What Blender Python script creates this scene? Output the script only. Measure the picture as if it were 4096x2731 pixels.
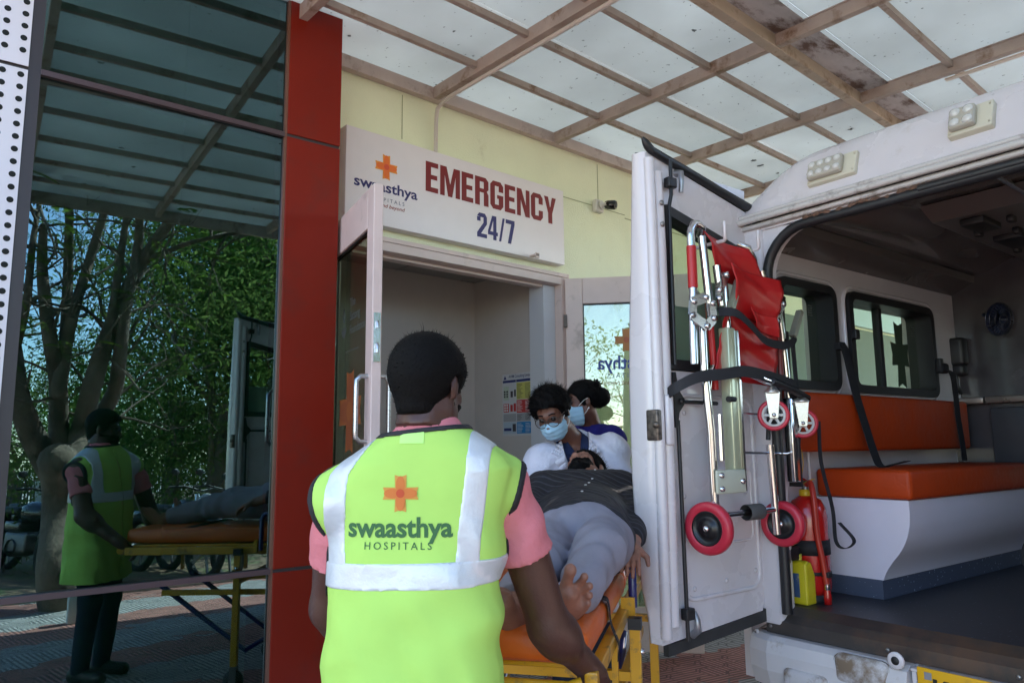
import bpy, math, random
import numpy as np
from mathutils import Vector, Matrix
random.seed(7); rng = np.random.default_rng(7)
for _o in list(bpy.data.objects): bpy.data.objects.remove(_o)
scn = bpy.context.scene
R = math.radians
# ------------------------------------------------------------ camera
CAM_F, YAW, PIT, ROL, EYE = 3000.0, R(41.657), R(8.018), R(-0.595), 1.40   # focal length in pixels of a 4096 px wide frame
_f = np.array([math.sin(YAW), math.cos(YAW), 0.]); _r = np.array([math.cos(YAW), -math.sin(YAW), 0.]); _z = np.array([0, 0, 1.])
FW = _f*math.cos(PIT)+_z*math.sin(PIT); _u = _z*math.cos(PIT)-_f*math.sin(PIT)
RT = _r*math.cos(ROL)+_u*math.sin(ROL); UP = _u*math.cos(ROL)-_r*math.sin(ROL)
cd = bpy.data.cameras.new('camera'); cam = bpy.data.objects.new('camera', cd); scn.collection.objects.link(cam)
cd.sensor_width = 36; cd.lens = 36*CAM_F/4096; cd.clip_start = 0.05; cd.clip_end = 500
cam.matrix_world = Matrix(((RT[0], UP[0], -FW[0], 0), (RT[1], UP[1], -FW[1], 0), (RT[2], UP[2], -FW[2], EYE), (0, 0, 0, 1)))
scn.camera = cam
# ------------------------------------------------------------ world, sun, exposure
SUN_EL, SUN_AZ = 52.0, 100.0          # azimuth clockwise from +Y
wd = bpy.data.worlds.new("World"); scn.world = wd; wd.use_nodes = True
_n = wd.node_tree.nodes; _l = wd.node_tree.links
sky = _n.new('ShaderNodeTexSky'); sky.sky_type = 'NISHITA'; sky.sun_disc = False
sky.sun_elevation = R(SUN_EL); sky.sun_rotation = R(SUN_AZ); sky.air_density = 1.0; sky.dust_density = 0.25; sky.ozone_density = 2.5
_n['Background'].inputs['Strength'].default_value = 0.15
_l.new(sky.outputs['Color'], _n['Background'].inputs['Color'])
sl = bpy.data.lights.new('sun', 'SUN'); sl.energy = 4.5; sl.angle = R(0.5); sl.color = (1.0, 0.93, 0.85)
so = bpy.data.objects.new('sun', sl); scn.collection.objects.link(so)
_sd = Vector((math.cos(R(SUN_EL))*math.sin(R(SUN_AZ)), math.cos(R(SUN_EL))*math.cos(R(SUN_AZ)), math.sin(R(SUN_EL))))
so.rotation_euler = _sd.to_track_quat('Z', 'Y').to_euler(); so.location = (6, -8, 12)
scn.view_settings.view_transform = 'Standard'; scn.view_settings.look = 'None'
scn.view_settings.exposure = 2.35; scn.view_settings.gamma = 1.0
scn.cycles.use_denoising = True
scn.cycles.max_bounces = 10; scn.cycles.transparent_max_bounces = 16
scn.cycles.sample_clamp_indirect = 8.0
# ------------------------------------------------------------ measuring helper: a point seen at (x, y) of the 2352 px preview, `d` metres deep
def at(x, y, d):
    s = 4096/2352
    return np.array([0, 0, EYE]) + d*(FW + RT*(x*s-2048)/CAM_F - UP*(y*s-1365.5)/CAM_F)
# ------------------------------------------------------------ materials
MATS = {}
def srgb(r, g, b):
    f = lambda c: ((c/255+0.055)/1.055)**2.4 if c > 10 else c/255/12.92
    return (f(r), f(g), f(b))
def mat(name, col, rough=0.6, metal=0.0, var=0.0, vscale=8.0, bump=0.0, bscale=60.0, spec=0.5, coat=0.0, dirt=None, dscale=3.0, damt=0.5, sheen=0.0, stretch=(1, 1, 1), trans=0.0):
    if name in MATS: return MATS[name]
    m = bpy.data.materials.new(name); m.use_nodes = True; MATS[name] = m
    nt = m.node_tree; N = nt.nodes; L = nt.links; b = N['Principled BSDF']
    b.inputs['Base Color'].default_value = (*col, 1); b.inputs['Roughness'].default_value = rough
    b.inputs['Metallic'].default_value = metal; b.inputs['Specular IOR Level'].default_value = spec
    b.inputs['Coat Weight'].default_value = coat; b.inputs['Coat Roughness'].default_value = 0.08
    if sheen: b.inputs['Sheen Weight'].default_value = sheen
    if trans: b.inputs['Transmission Weight'].default_value = trans
    tc = N.new('ShaderNodeTexCoord'); mp = N.new('ShaderNodeMapping'); mp.inputs['Scale'].default_value = stretch
    L.new(tc.outputs['Object'], mp.inputs['Vector'])
    src = None
    if var:
        nz = N.new('ShaderNodeTexNoise'); nz.inputs['Scale'].default_value = vscale; nz.inputs['Detail'].default_value = 6
        L.new(mp.outputs[0], nz.inputs['Vector'])
        mr = N.new('ShaderNodeMapRange'); mr.inputs['From Min'].default_value = .3; mr.inputs['From Max'].default_value = .7
        mr.inputs['To Min'].default_value = 1-var; mr.inputs['To Max'].default_value = 1+var
        L.new(nz.outputs['Fac'], mr.inputs['Value'])
        vm = N.new('ShaderNodeVectorMath'); vm.operation = 'SCALE'; vm.inputs[0].default_value = col
        L.new(mr.outputs[0], vm.inputs['Scale']); src = vm.outputs[0]
        L.new(src, b.inputs['Base Color'])
        mr2 = N.new('ShaderNodeMapRange'); mr2.inputs['To Min'].default_value = max(0.02, rough-.12); mr2.inputs['To Max'].default_value = min(1, rough+.12)
        L.new(nz.outputs['Fac'], mr2.inputs['Value']); L.new(mr2.outputs[0], b.inputs['Roughness'])
    if dirt:
        nz = N.new('ShaderNodeTexNoise'); nz.inputs['Scale'].default_value = dscale; nz.inputs['Detail'].default_value = 9; nz.inputs['Roughness'].default_value = .68
        L.new(mp.outputs[0], nz.inputs['Vector'])
        cr = N.new('ShaderNodeValToRGB'); cr.color_ramp.elements[0].position = .5-.02+(.5-damt)*.3; cr.color_ramp.elements[1].position = .62+(.5-damt)*.3
        L.new(nz.outputs['Fac'], cr.inputs[0])
        mx = N.new('ShaderNodeMix'); mx.data_type = 'RGBA'; L.new(cr.outputs[0], mx.inputs['Factor'])
        if src: L.new(src, mx.inputs['A'])
        else: mx.inputs['A'].default_value = (*col, 1)
        mx.inputs['B'].default_value = (*dirt, 1); L.new(mx.outputs['Result'], b.inputs['Base Color'])
    if bump:
        nb = N.new('ShaderNodeTexNoise'); nb.inputs['Scale'].default_value = bscale; nb.inputs['Detail'].default_value = 5
        L.new(mp.outputs[0], nb.inputs['Vector'])
        bp = N.new('ShaderNodeBump'); bp.inputs['Strength'].default_value = min(1, bump); bp.inputs['Distance'].default_value = .01*max(1, bump)
        L.new(nb.outputs['Fac'], bp.inputs['Height']); L.new(bp.outputs[0], b.inputs['Normal'])
    return m
def glassy(name, tint, refl, rough=0.0, reflcol=(1, 1, 1), fres=True):
    """thin pane: tinted see-through mixed with mirror"""
    if name in MATS: return MATS[name]
    m = bpy.data.materials.new(name); m.use_nodes = True; MATS[name] = m
    nt = m.node_tree; N = nt.nodes; L = nt.links; N.remove(N['Principled BSDF'])
    t = N.new('ShaderNodeBsdfTransparent'); t.inputs[0].default_value = (*tint, 1)
    g = N.new('ShaderNodeBsdfGlossy'); g.inputs['Roughness'].default_value = rough; g.inputs[0].default_value = (*reflcol, 1)
    mx = N.new('ShaderNodeMixShader'); L.new(t.outputs[0], mx.inputs[1]); L.new(g.outputs[0], mx.inputs[2])
    if fres:
        lw = N.new('ShaderNodeLayerWeight'); lw.inputs['Blend'].default_value = .25
        ma = N.new('ShaderNodeMath'); ma.operation = 'MULTIPLY_ADD'; ma.inputs[1].default_value = .8; ma.inputs[2].default_value = refl; ma.use_clamp = True
        L.new(lw.outputs['Fresnel'], ma.inputs[0]); L.new(ma.outputs[0], mx.inputs[0])
    else: mx.inputs[0].default_value = refl
    L.new(mx.outputs[0], N['Material Output'].inputs['Surface'])
    return m
# ------------------------------------------------------------ objects
COL = scn.collection
def link(o, parent=None):
    COL.objects.link(o)
    if parent is not None: o.parent = parent
    return o
def tag(o, label=None, cat=None, group=None, kind=None):
    if label: o['label'] = label
    if cat: o['category'] = cat
    if group: o['group'] = group
    if kind: o['kind'] = kind
    return o
def thing(name, label, cat, loc=(0, 0, 0), rz=0.0, group=None):
    o = bpy.data.objects.new(name, None); o.empty_display_size = .1; link(o); o.location = loc; o.rotation_euler = (0, 0, rz)
    return tag(o, label, cat, group)
class MB:
    """collects shapes, then links them as ONE mesh object"""
    def __init__(s): s.v = []; s.f = []; s.m = []; s.sm = []; s.cur = 0; s.smooth = False
    def add(s, vs, fs, smooth=None):
        o = len(s.v); s.v += [tuple(map(float, v)) for v in vs]; s.f += [tuple(i+o for i in f) for f in fs]
        s.m += [s.cur]*len(fs); s.sm += [s.smooth if smooth is None else smooth]*len(fs); return s
    def box(s, x0, x1, y0, y1, z0, z1, M=None):
        vs = [(x, y, z) for z in (z0, z1) for y in (y0, y1) for x in (x0, x1)]
        if M is not None: vs = [M @ Vector(v) for v in vs]
        return s.add(vs, [(0, 2, 3, 1), (4, 5, 7, 6), (0, 1, 5, 4), (2, 6, 7, 3), (0, 4, 6, 2), (1, 3, 7, 5)], False)
    def bbox(s, x0, x1, y0, y1, z0, z1, b=.01, M=None):
        """box with bevelled edges"""
        import bmesh
        bm = bmesh.new(); bmesh.ops.create_cube(bm, size=1)
        for v in bm.verts: v.co = Vector(((x0+x1)/2+v.co.x*(x1-x0), (y0+y1)/2+v.co.y*(y1-y0), (z0+z1)/2+v.co.z*(z1-z0)))
        bmesh.ops.bevel(bm, geom=list(bm.edges), offset=b, segments=3, affect='EDGES', profile=.5)
        bm.verts.ensure_lookup_table()
        vs = [v.co.copy() for v in bm.verts]; fs = [[v.index for v in f.verts] for f in bm.faces]
        if M is not None: vs = [M @ v for v in vs]
        bm.free(); return s.add(vs, fs, True)
    def bar(s, a, b, w, h, up=(0, 0, 1)):
        a = Vector(a); b = Vector(b); d = (b-a).normalized(); u = Vector(up)
        sd = d.cross(u); sd = sd.normalized() if sd.length > 1e-6 else Vector((1, 0, 0)); u = sd.cross(d).normalized()
        vs = [p+sd*i*w/2+u*j*h/2 for p in (a, b) for i, j in ((-1, -1), (1, -1), (1, 1), (-1, 1))]
        return s.add(vs, [(0, 1, 2, 3), (7, 6, 5, 4), (0, 4, 5, 1), (1, 5, 6, 2), (2, 6, 7, 3), (3, 7, 4, 0)], False)
    def tube(s, pts, r, n=10, cap=True):
        pts = [Vector(p) for p in pts]; rs = r if isinstance(r, (list, tuple)) else [r]*len(pts)
        vs = []; prev = None
        for i, p in enumerate(pts):
            d = (pts[min(i+1, len(pts)-1)]-pts[max(i-1, 0)]).normalized()
            if prev is None: a = d.orthogonal().normalized()
            else: a = (prev-d*prev.dot(d)).normalized()
            prev = a; b = d.cross(a)
            for k in range(n):
                t = 2*math.pi*k/n; vs.append(p+(a*math.cos(t)+b*math.sin(t))*rs[i])
        fs = [(i*n+k, i*n+(k+1) % n, (i+1)*n+(k+1) % n, (i+1)*n+k) for i in range(len(pts)-1) for k in range(n)]
        s.add(vs, fs, True)
        if cap: s.add(vs[:n], [tuple(range(n))[::-1]], False); s.add(vs[-n:], [tuple(range(n))], False)
        return s
    def lathe(s, prof, c, ax=(0, 0, 1), n=24):
        """prof: (radius, height) along axis ax from c"""
        ax = Vector(ax).normalized(); a = ax.orthogonal().normalized(); b = ax.cross(a); c = Vector(c); vs = []
        for r_, h in prof:
            for k in range(n):
                t = 2*math.pi*k/n; vs.append(c+ax*h+(a*math.cos(t)+b*math.sin(t))*r_)
        fs = [(i*n+k, i*n+(k+1) % n, (i+1)*n+(k+1) % n, (i+1)*n+k) for i in range(len(prof)-1) for k in range(n)]
        return s.add(vs, fs, True)
    def prism(s, poly, y0, y1, M=None):
        """poly in (x, z), extruded along y"""
        n = len(poly); vs = [Vector((x, y0, z)) for x, z in poly]+[Vector((x, y1, z)) for x, z in poly]
        if M is not None: vs = [M @ v for v in vs]
        return s.add(vs, [tuple(range(n)), tuple(range(2*n-1, n-1, -1))]+[(i, i+n, (i+1) % n+n, (i+1) % n) for i in range(n)], False)
    def sphere(s, c, r, n=12, sc=(1, 1, 1), M=None):
        vs = []; m = n//2
        for i in range(m+1):
            th = math.pi*i/m
            for k in range(n):
                ph = 2*math.pi*k/n; v = Vector((math.sin(th)*math.cos(ph)*r*sc[0], math.sin(th)*math.sin(ph)*r*sc[1], math.cos(th)*r*sc[2]))
                vs.append((M @ v if M is not None else v)+Vector(c))
        return s.add(vs, [(i*n+k, (i+1)*n+k, (i+1)*n+(k+1) % n, i*n+(k+1) % n) for i in range(m) for k in range(n)], True)
    def build(s, name, mats, parent=None, bevel=0.0):
        me = bpy.data.meshes.new(name); me.from_pydata(s.v, [], s.f); me.validate(clean_customdata=False)
        for m in (mats if isinstance(mats, (list, tuple)) else [mats]): me.materials.append(m)
        if len(me.polygons) == len(s.m):
            me.polygons.foreach_set('material_index', s.m); me.polygons.foreach_set('use_smooth', s.sm)
        o = bpy.data.objects.new(name, me); link(o, parent)
        if bevel:
            md = o.modifiers.new('bevel', 'BEVEL'); md.width = bevel; md.segments = 2; md.limit_method = 'ANGLE'
            md.angle_limit = R(40)
        return o
def text_geo(body, size=1.0, bold=0.0, sx=1.0, space=1.0, depth=0.0, shear=0.0, align='CENTER', res=3, line=1.0):
    """vertices (x, y, z) and faces of flat lettering centred on the origin"""
    c = bpy.data.curves.new('lettering', 'FONT'); c.body = body; c.size = 1; c.offset = bold; c.space_character = space
    c.extrude = depth/size/2 if depth else 0; c.shear = shear; c.align_x = align; c.align_y = 'CENTER'; c.resolution_u = res; c.space_line = line
    o = bpy.data.objects.new('lettering', c); COL.objects.link(o)
    bpy.context.view_layer.update(); dg = bpy.context.evaluated_depsgraph_get()
    me = o.evaluated_get(dg).to_mesh()
    vs = [(v.co.x*size*sx, v.co.y*size, v.co.z*size) for v in me.vertices]; fs = [tuple(p.vertices) for p in me.polygons]
    o.evaluated_get(dg).to_mesh_clear(); bpy.data.objects.remove(o); bpy.data.curves.remove(c)
    return vs, fs
def lettering(mb, o, ex, ez, size, body='', **k):
    """lay lettering with reading direction ex and up direction ez, centred at o"""
    vs, fs = text_geo(body, size, **k); o = Vector(o); ex = Vector(ex).normalized(); ez = Vector(ez).normalized(); en = ex.cross(ez)
    return mb.add([o+ex*v[0]+ez*v[1]+en*v[2] for v in vs], fs, False)
def logo_polys():
    """pinwheel cross of four notched arms with overlapping petals; unit size (arm tip to tip = 1)"""
    a = .165; t = .5
    arms = [[(-a, -t), (0, -t+.055), (a, -t), (a*.85, -.13), (a, .13), (a, t), (0, t-.055), (-a, t), (-a*.9, 0)],
            [(-t, -a), (-t+.055, 0), (-t, a), (0, a*.95), (t, a), (t-.055, 0), (t, -a), (0, -a*.95)]]
    pet = []
    for k in range(4):
        c, s_ = math.cos(k*math.pi/2), math.sin(k*math.pi/2)
        e = [(.13*math.cos(u), .22+.25*math.sin(u)) for u in np.linspace(0, 2*math.pi, 24, endpoint=False)]
        pet.append([(x*c-y*s_, x*s_+y*c) for x, y in e])
    mid = [(.12*math.cos(u), .12*math.sin(u)) for u in np.linspace(0, 2*math.pi, 20, endpoint=False)]
    return arms, pet, mid
def logo(mb, o, ex, ez, size, idx=(0, 1, 2), lay=.0009):
    o = Vector(o); ex = Vector(ex).normalized(); ez = Vector(ez).normalized(); en = ex.cross(ez)
    arms, pet, mid = logo_polys(); k = 0
    for grp, i in ((arms, idx[0]), (pet, idx[1]), ([mid], idx[2])):
        mb.cur = i
        for p in grp:
            k += 1; mb.add([o+ex*x*size+ez*y*size+en*lay*k for x, y in p], [tuple(range(len(p)))], False)
    return mb
# ------------------------------------------------------------ implicit bodies (smooth blends of tapered limbs), meshed by surface nets
def s_cone(P, a, b, ra, rb):
    a = np.asarray(a, float); b = np.asarray(b, float); ab = b-a
    t = np.clip(((P-a) @ ab)/(ab @ ab), 0, 1)
    return np.linalg.norm(P-a-t[:, None]*ab, axis=1)-(ra+(rb-ra)*t)
def s_ell(P, c, r, M=None):
    q = P-np.asarray(c, float)
    if M is not None: q = q @ M           # columns of M are the ellipsoid axes
    r = np.asarray(r, float); k0 = np.linalg.norm(q/r, axis=1); k1 = np.linalg.norm(q/(r*r), axis=1)+1e-9
    return k0*(k0-1)/k1
def s_box(P, c, h, rd=.01, M=None):
    q = P-np.asarray(c, float)
    if M is not None: q = q @ M
    q = np.abs(q)-(np.asarray(h, float)-rd)
    return np.linalg.norm(np.maximum(q, 0), axis=1)+np.minimum(q.max(1), 0)-rd
def smin(a, b, k):
    h = np.clip(.5+.5*(b-a)/k, 0, 1); return b*(1-h)+a*h-k*h*(1-h)
def smax(a, b, k): return -smin(-a, -b, k)
def lump(P, f, seed=0):
    """cheap smooth noise in -1..1"""
    r_ = np.random.default_rng(seed); o = np.zeros(len(P))
    for k in range(5):
        w = r_.normal(size=3)*f*(1+.55*k); o += np.sin(P @ w+r_.uniform(0, 6.28))/(1+.5*k)
    return o/3.0
def mesh_sdf(name, fn, lo, hi, res, mats, parent=None, matfn=None, smooth=True, origin=None):
    lo = np.array(lo, float); hi = np.array(hi, float); n = np.maximum(4, np.ceil((hi-lo)/res).astype(int)+1)
    ax = [lo[i]+np.arange(n[i])*res for i in range(3)]
    # coarse pass
    cs = 4; ca = [np.append(a[::cs], a[-1]+cs*res) for a in ax]
    G = np.stack(np.meshgrid(*ca, indexing='ij'), -1).reshape(-1, 3)
    cv = fn(G).reshape([len(c) for c in ca])
    near = np.abs(cv) < res*cs*2.2
    V = np.repeat(np.repeat(np.repeat(cv, cs, 0), cs, 1), cs, 2)[:n[0], :n[1], :n[2]].copy()
    nm = np.zeros_like(near)
    for dx in (0, 1):
        for dy in (0, 1):
            for dz in (0, 1):
                nm[:near.shape[0]-dx, :near.shape[1]-dy, :near.shape[2]-dz] |= near[dx:, dy:, dz:]
    NM = np.repeat(np.repeat(np.repeat(nm, cs, 0), cs, 1), cs, 2)[:n[0], :n[1], :n[2]]
    idx = np.argwhere(NM)
    if len(idx):
        P = lo+idx*res; vals = np.concatenate([fn(P[i:i+200000]) for i in range(0, len(P), 200000)])
        V[idx[:, 0], idx[:, 1], idx[:, 2]] = vals
    S = V < 0
    S[0] = S[-1] = False; S[:, 0] = S[:, -1] = False; S[:, :, 0] = S[:, :, -1] = False
    V = np.where(S, np.minimum(V, -1e-7), np.maximum(V, 1e-7))
    cnt = np.zeros([k-1 for k in V.shape]); acc = np.zeros([k-1 for k in V.shape]+[3])
    cor = [(i, j, k) for i in (0, 1) for j in (0, 1) for k in (0, 1)]
    sl_ = lambda A, c: A[c[0]:A.shape[0]-1+c[0], c[1]:A.shape[1]-1+c[1], c[2]:A.shape[2]-1+c[2]]
    for c in cor:
        for d in range(3):
            if c[d] == 0:
                e = list(c); e[d] = 1; v0 = sl_(V, c); v1 = sl_(V, e); mk = (v0 < 0) != (v1 < 0)
                t = np.where(mk, v0/(v0-v1+1e-20), 0); cnt += mk
                for q in range(3): acc[..., q] += np.where(mk, c[q]+(t if q == d else 0), 0)
    cell = cnt > 0; ids = -np.ones(cell.shape, int); ids[cell] = np.arange(cell.sum())
    verts = lo+(np.argwhere(cell)+acc[cell]/cnt[cell][:, None])*res
    faces = []
    for d in range(3):
        a, b = (d+1) % 3, (d+2) % 3
        s0 = [slice(None)]*3; s1 = [slice(None)]*3; s0[d] = slice(0, -1); s1[d] = slice(1, None)
        for q in (a, b): s0[q] = slice(1, -1); s1[q] = slice(1, -1)
        A = V[tuple(s0)]; B = V[tuple(s1)]; mk = np.argwhere((A < 0) != (B < 0))
        if not len(mk): continue
        flip = A[mk[:, 0], mk[:, 1], mk[:, 2]] < 0
        base = mk.copy(); base[:, a] += 1; base[:, b] += 1
        def cidx(da, db):
            c = base.copy(); c[:, a] -= da; c[:, b] -= db; return ids[c[:, 0], c[:, 1], c[:, 2]]
        q = np.stack([cidx(1, 1), cidx(0, 1), cidx(0, 0), cidx(1, 0)], 1); q[~flip] = q[~flip][:, ::-1]; faces.append(q)
    F = np.concatenate(faces)
    if origin is not None: verts = verts-np.array(origin)
    me = bpy.data.meshes.new(name); me.vertices.add(len(verts)); me.vertices.foreach_set('co', verts.ravel())
    me.loops.add(len(F)*4); me.loops.foreach_set('vertex_index', F.ravel().astype(np.int32))
    me.polygons.add(len(F)); me.polygons.foreach_set('loop_start', (np.arange(len(F))*4).astype(np.int32))
    me.polygons.foreach_set('loop_total', np.full(len(F), 4, np.int32)); me.polygons.foreach_set('use_smooth', np.full(len(F), smooth))
    for m in (mats if isinstance(mats, (list, tuple)) else [mats]): me.materials.append(m)
    if matfn is not None:
        c = verts[F].mean(1); me.polygons.foreach_set('material_index', matfn(c).astype(np.int32))
    me.update(calc_edges=True); me.validate()
    me.set_sharp_from_angle(angle=R(48))
    o = bpy.data.objects.new(name, me); link(o, parent); return o
def grad(fn, P, e=1e-3):
    g = np.stack([fn(P+np.eye(3)[i]*e)-fn(P-np.eye(3)[i]*e) for i in range(3)], 1)
    return g/(np.linalg.norm(g, axis=1)[:, None]+1e-9)
def onto(fn, P, d, off=.002, steps=40):
    """slide points along direction d until they rest on the surface, then lift by off"""
    P = np.array(P, float); d = np.asarray(d, float)
    for _ in range(steps): P = P+d*(fn(P)*.8)[:, None]
    return P-d*off
# ============================================================ SETTING
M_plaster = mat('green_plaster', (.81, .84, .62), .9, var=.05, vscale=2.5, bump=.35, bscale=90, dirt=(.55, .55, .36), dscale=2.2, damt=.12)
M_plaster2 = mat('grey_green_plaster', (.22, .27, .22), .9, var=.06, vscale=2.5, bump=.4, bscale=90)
M_frame = mat('powder_coated_frame', (.68, .54, .50), .42, var=.05, vscale=6, dirt=(.40, .31, .27), dscale=4, damt=.2)
M_beam = mat('painted_steel_beam', (.40, .32, .275), .55, var=.12, vscale=7, bump=.15, bscale=60, dirt=(.20, .12, .07), dscale=6, damt=.32)
M_white = mat('white_board', (.78, .72, .75), .35, var=.02)
M_red = mat('red_cladding', (.20, .013, .005), .40, var=.08, vscale=2, spec=.22, dirt=(.15, .02, .012), dscale=1.6, damt=.35)
M_black = mat('black_rubber', (.012, .012, .014), .55)
M_dark = mat('dark_bronze', (.035, .028, .03), .4)
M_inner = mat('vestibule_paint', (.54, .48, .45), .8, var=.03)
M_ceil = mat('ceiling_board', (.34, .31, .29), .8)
M_chrome = mat('chrome', (.72, .72, .74), .12, metal=1)
M_steel = mat('brushed_steel', (.55, .55, .57), .3, metal=1, var=.1, vscale=30, stretch=(1, 1, 12))
M_navy = mat('navy_letter', (.025, .02, .13), .5)
M_crim = mat('crimson_letter', (.19, .006, .009), .4)
M_o1 = mat('logo_amber', (.80, .30, .03), .5); M_o2 = mat('logo_orange', (.80, .16, .02), .5); M_o3 = mat('logo_red', (.70, .08, .03), .5)
M_orange = [M_o1, M_o2, M_o3]

# ---- ground: interlocking ribbed pavers, one sheet to the horizon
def ground_mat():
    m = bpy.data.materials.new('ribbed_pavers'); m.use_nodes = True; nt = m.node_tree; N = nt.nodes; L = nt.links; b = N['Principled BSDF']
    tc = N.new('ShaderNodeTexCoord')
    mp = N.new('ShaderNodeMapping'); mp.inputs['Rotation'].default_value = (0, 0, R(12)); L.new(tc.outputs['Object'], mp.inputs[0])
    # wobble so the joints zig-zag like interlocking blocks
    wv = N.new('ShaderNodeTexWave'); wv.inputs['Scale'].default_value = 2.6; wv.bands_direction = 'DIAGONAL'; L.new(mp.outputs[0], wv.inputs[0])
    vm = N.new('ShaderNodeVectorMath'); vm.operation = 'SCALE'; vm.inputs['Scale'].default_value = .045
    cv = N.new('ShaderNodeCombineXYZ'); L.new(wv.outputs['Fac'], cv.inputs[0]); L.new(wv.outputs['Fac'], cv.inputs[1]); L.new(cv.outputs[0], vm.inputs[0])
    ad = N.new('ShaderNodeVectorMath'); L.new(mp.outputs[0], ad.inputs[0]); L.new(vm.outputs[0], ad.inputs[1])
    br = N.new('ShaderNodeTexBrick'); br.inputs['Scale'].default_value = 1; br.inputs['Brick Width'].default_value = .24; br.inputs['Row Height'].default_value = .13
    br.inputs['Mortar Size'].default_value = .004; br.inputs['Color1'].default_value = (0, 0, 0, 1); br.inputs['Color2'].default_value = (1, 1, 1, 1); br.inputs['Mortar'].default_value = (.5, .5, .5, 1)
    L.new(ad.outputs[0], br.inputs[0])
    # colour fields: red bands and grey bands
    nz = N.new('ShaderNodeTexNoise'); nz.inputs['Scale'].default_value = .9; nz.inputs['Detail'].default_value = 1; L.new(ad.outputs[0], nz.inputs[0])
    sx = N.new('ShaderNodeSeparateXYZ'); L.new(ad.outputs[0], sx.inputs[0])
    r1 = N.new('ShaderNodeMath'); r1.operation = 'MULTIPLY_ADD'; r1.inputs[1].default_value = 5.2; L.new(sx.outputs['Y'], r1.inputs[0]); L.new(br.outputs['Color'], r1.inputs[2])
    sn = N.new('ShaderNodeMath'); sn.operation = 'SINE'; L.new(r1.outputs[0], sn.inputs[0])
    th = N.new('ShaderNodeMath'); th.operation = 'GREATER_THAN'; th.inputs[1].default_value = 0.1; L.new(sn.outputs[0], th.inputs[0])
    mc = N.new('ShaderNodeMix'); mc.data_type = 'RGBA'; mc.inputs['A'].default_value = (.36, .33, .32, 1); mc.inputs['B'].default_value = (.40, .17, .14, 1); L.new(th.outputs[0], mc.inputs['Factor'])
    # ribs, two directions chosen per block
    w1 = N.new('ShaderNodeTexWave'); w1.inputs['Scale'].default_value = 9; w1.bands_direction = 'X'; L.new(mp.outputs[0], w1.inputs[0])
    w2 = N.new('ShaderNodeTexWave'); w2.inputs['Scale'].default_value = 9; w2.bands_direction = 'Y'; L.new(mp.outputs[0], w2.inputs[0])
    g = N.new('ShaderNodeMath'); g.operation = 'GREATER_THAN'; g.inputs[1].default_value = .5; L.new(br.outputs['Color'], g.inputs[0])
    mr = N.new('ShaderNodeMix'); L.new(g.outputs[0], mr.inputs['Factor']); L.new(w1.outputs['Fac'], mr.inputs['A']); L.new(w2.outputs['Fac'], mr.inputs['B'])
    jt = N.new('ShaderNodeMath'); jt.operation = 'SUBTRACT'; jt.inputs[0].default_value = 1; L.new(br.outputs['Fac'], jt.inputs[1])
    hh = N.new('ShaderNodeMath'); hh.operation = 'MULTIPLY'; L.new(mr.outputs[0], hh.inputs[0]); L.new(jt.outputs[0], hh.inputs[1])
    bp = N.new('ShaderNodeBump'); bp.inputs['Strength'].default_value = .8; bp.inputs['Distance'].default_value = .008; L.new(hh.outputs[0], bp.inputs['Height']); L.new(bp.outputs[0], b.inputs['Normal'])
    d = N.new('ShaderNodeMapRange'); d.inputs['To Min'].default_value = .42; d.inputs['To Max'].default_value = 1.2; L.new(hh.outputs[0], d.inputs[0])
    n2 = N.new('ShaderNodeTexNoise'); n2.inputs['Scale'].default_value = 5; n2.inputs['Detail'].default_value = 8; L.new(tc.outputs['Object'], n2.inputs[0])
    d2 = N.new('ShaderNodeMath'); d2.operation = 'MULTIPLY'; L.new(d.outputs[0], d2.inputs[0])
    d3 = N.new('ShaderNodeMapRange'); d3.inputs['To Min'].default_value = .6; d3.inputs['To Max'].default_value = 1.4; L.new(n2.outputs[0], d3.inputs[0]); L.new(d3.outputs[0], d2.inputs[1])
    sc = N.new('ShaderNodeVectorMath'); sc.operation = 'SCALE'; L.new(mc.outputs['Result'], sc.inputs[0]); L.new(d2.outputs[0], sc.inputs['Scale']); L.new(sc.outputs[0], b.inputs['Base Color'])
    b.inputs['Roughness'].default_value = .85
    return m
g = MB(); g.box(-60, 60, -60, -11.5, -.45, -.05); g.build('far_ground', mat('dry_earth', (.20, .15, .10), .95, var=.25, vscale=1.5, bump=.6, bscale=20)).__setitem__('kind', 'structure')
g = MB(); g.box(-60, 60, -11.5, -1.62, -.45, -.02); tag(g.build('earth_verge', mat('dry_verge', (.22, .14, .09), .95, var=.35, vscale=2.5, bump=.8, bscale=25, dirt=(.10, .14, .05), dscale=2, damt=.5)), kind='structure')
g = MB(); g.box(-60, 60, -1.5, 30, -.45, 0); tag(g.build('paved_forecourt', ground_mat()), kind='structure')
g = MB(); g.box(-60, 60, -1.62, -1.5, -.45, .05); tag(g.build('kerb', mat('kerb_concrete', (.38, .36, .33), .9, var=.15)), kind='structure')

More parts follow.
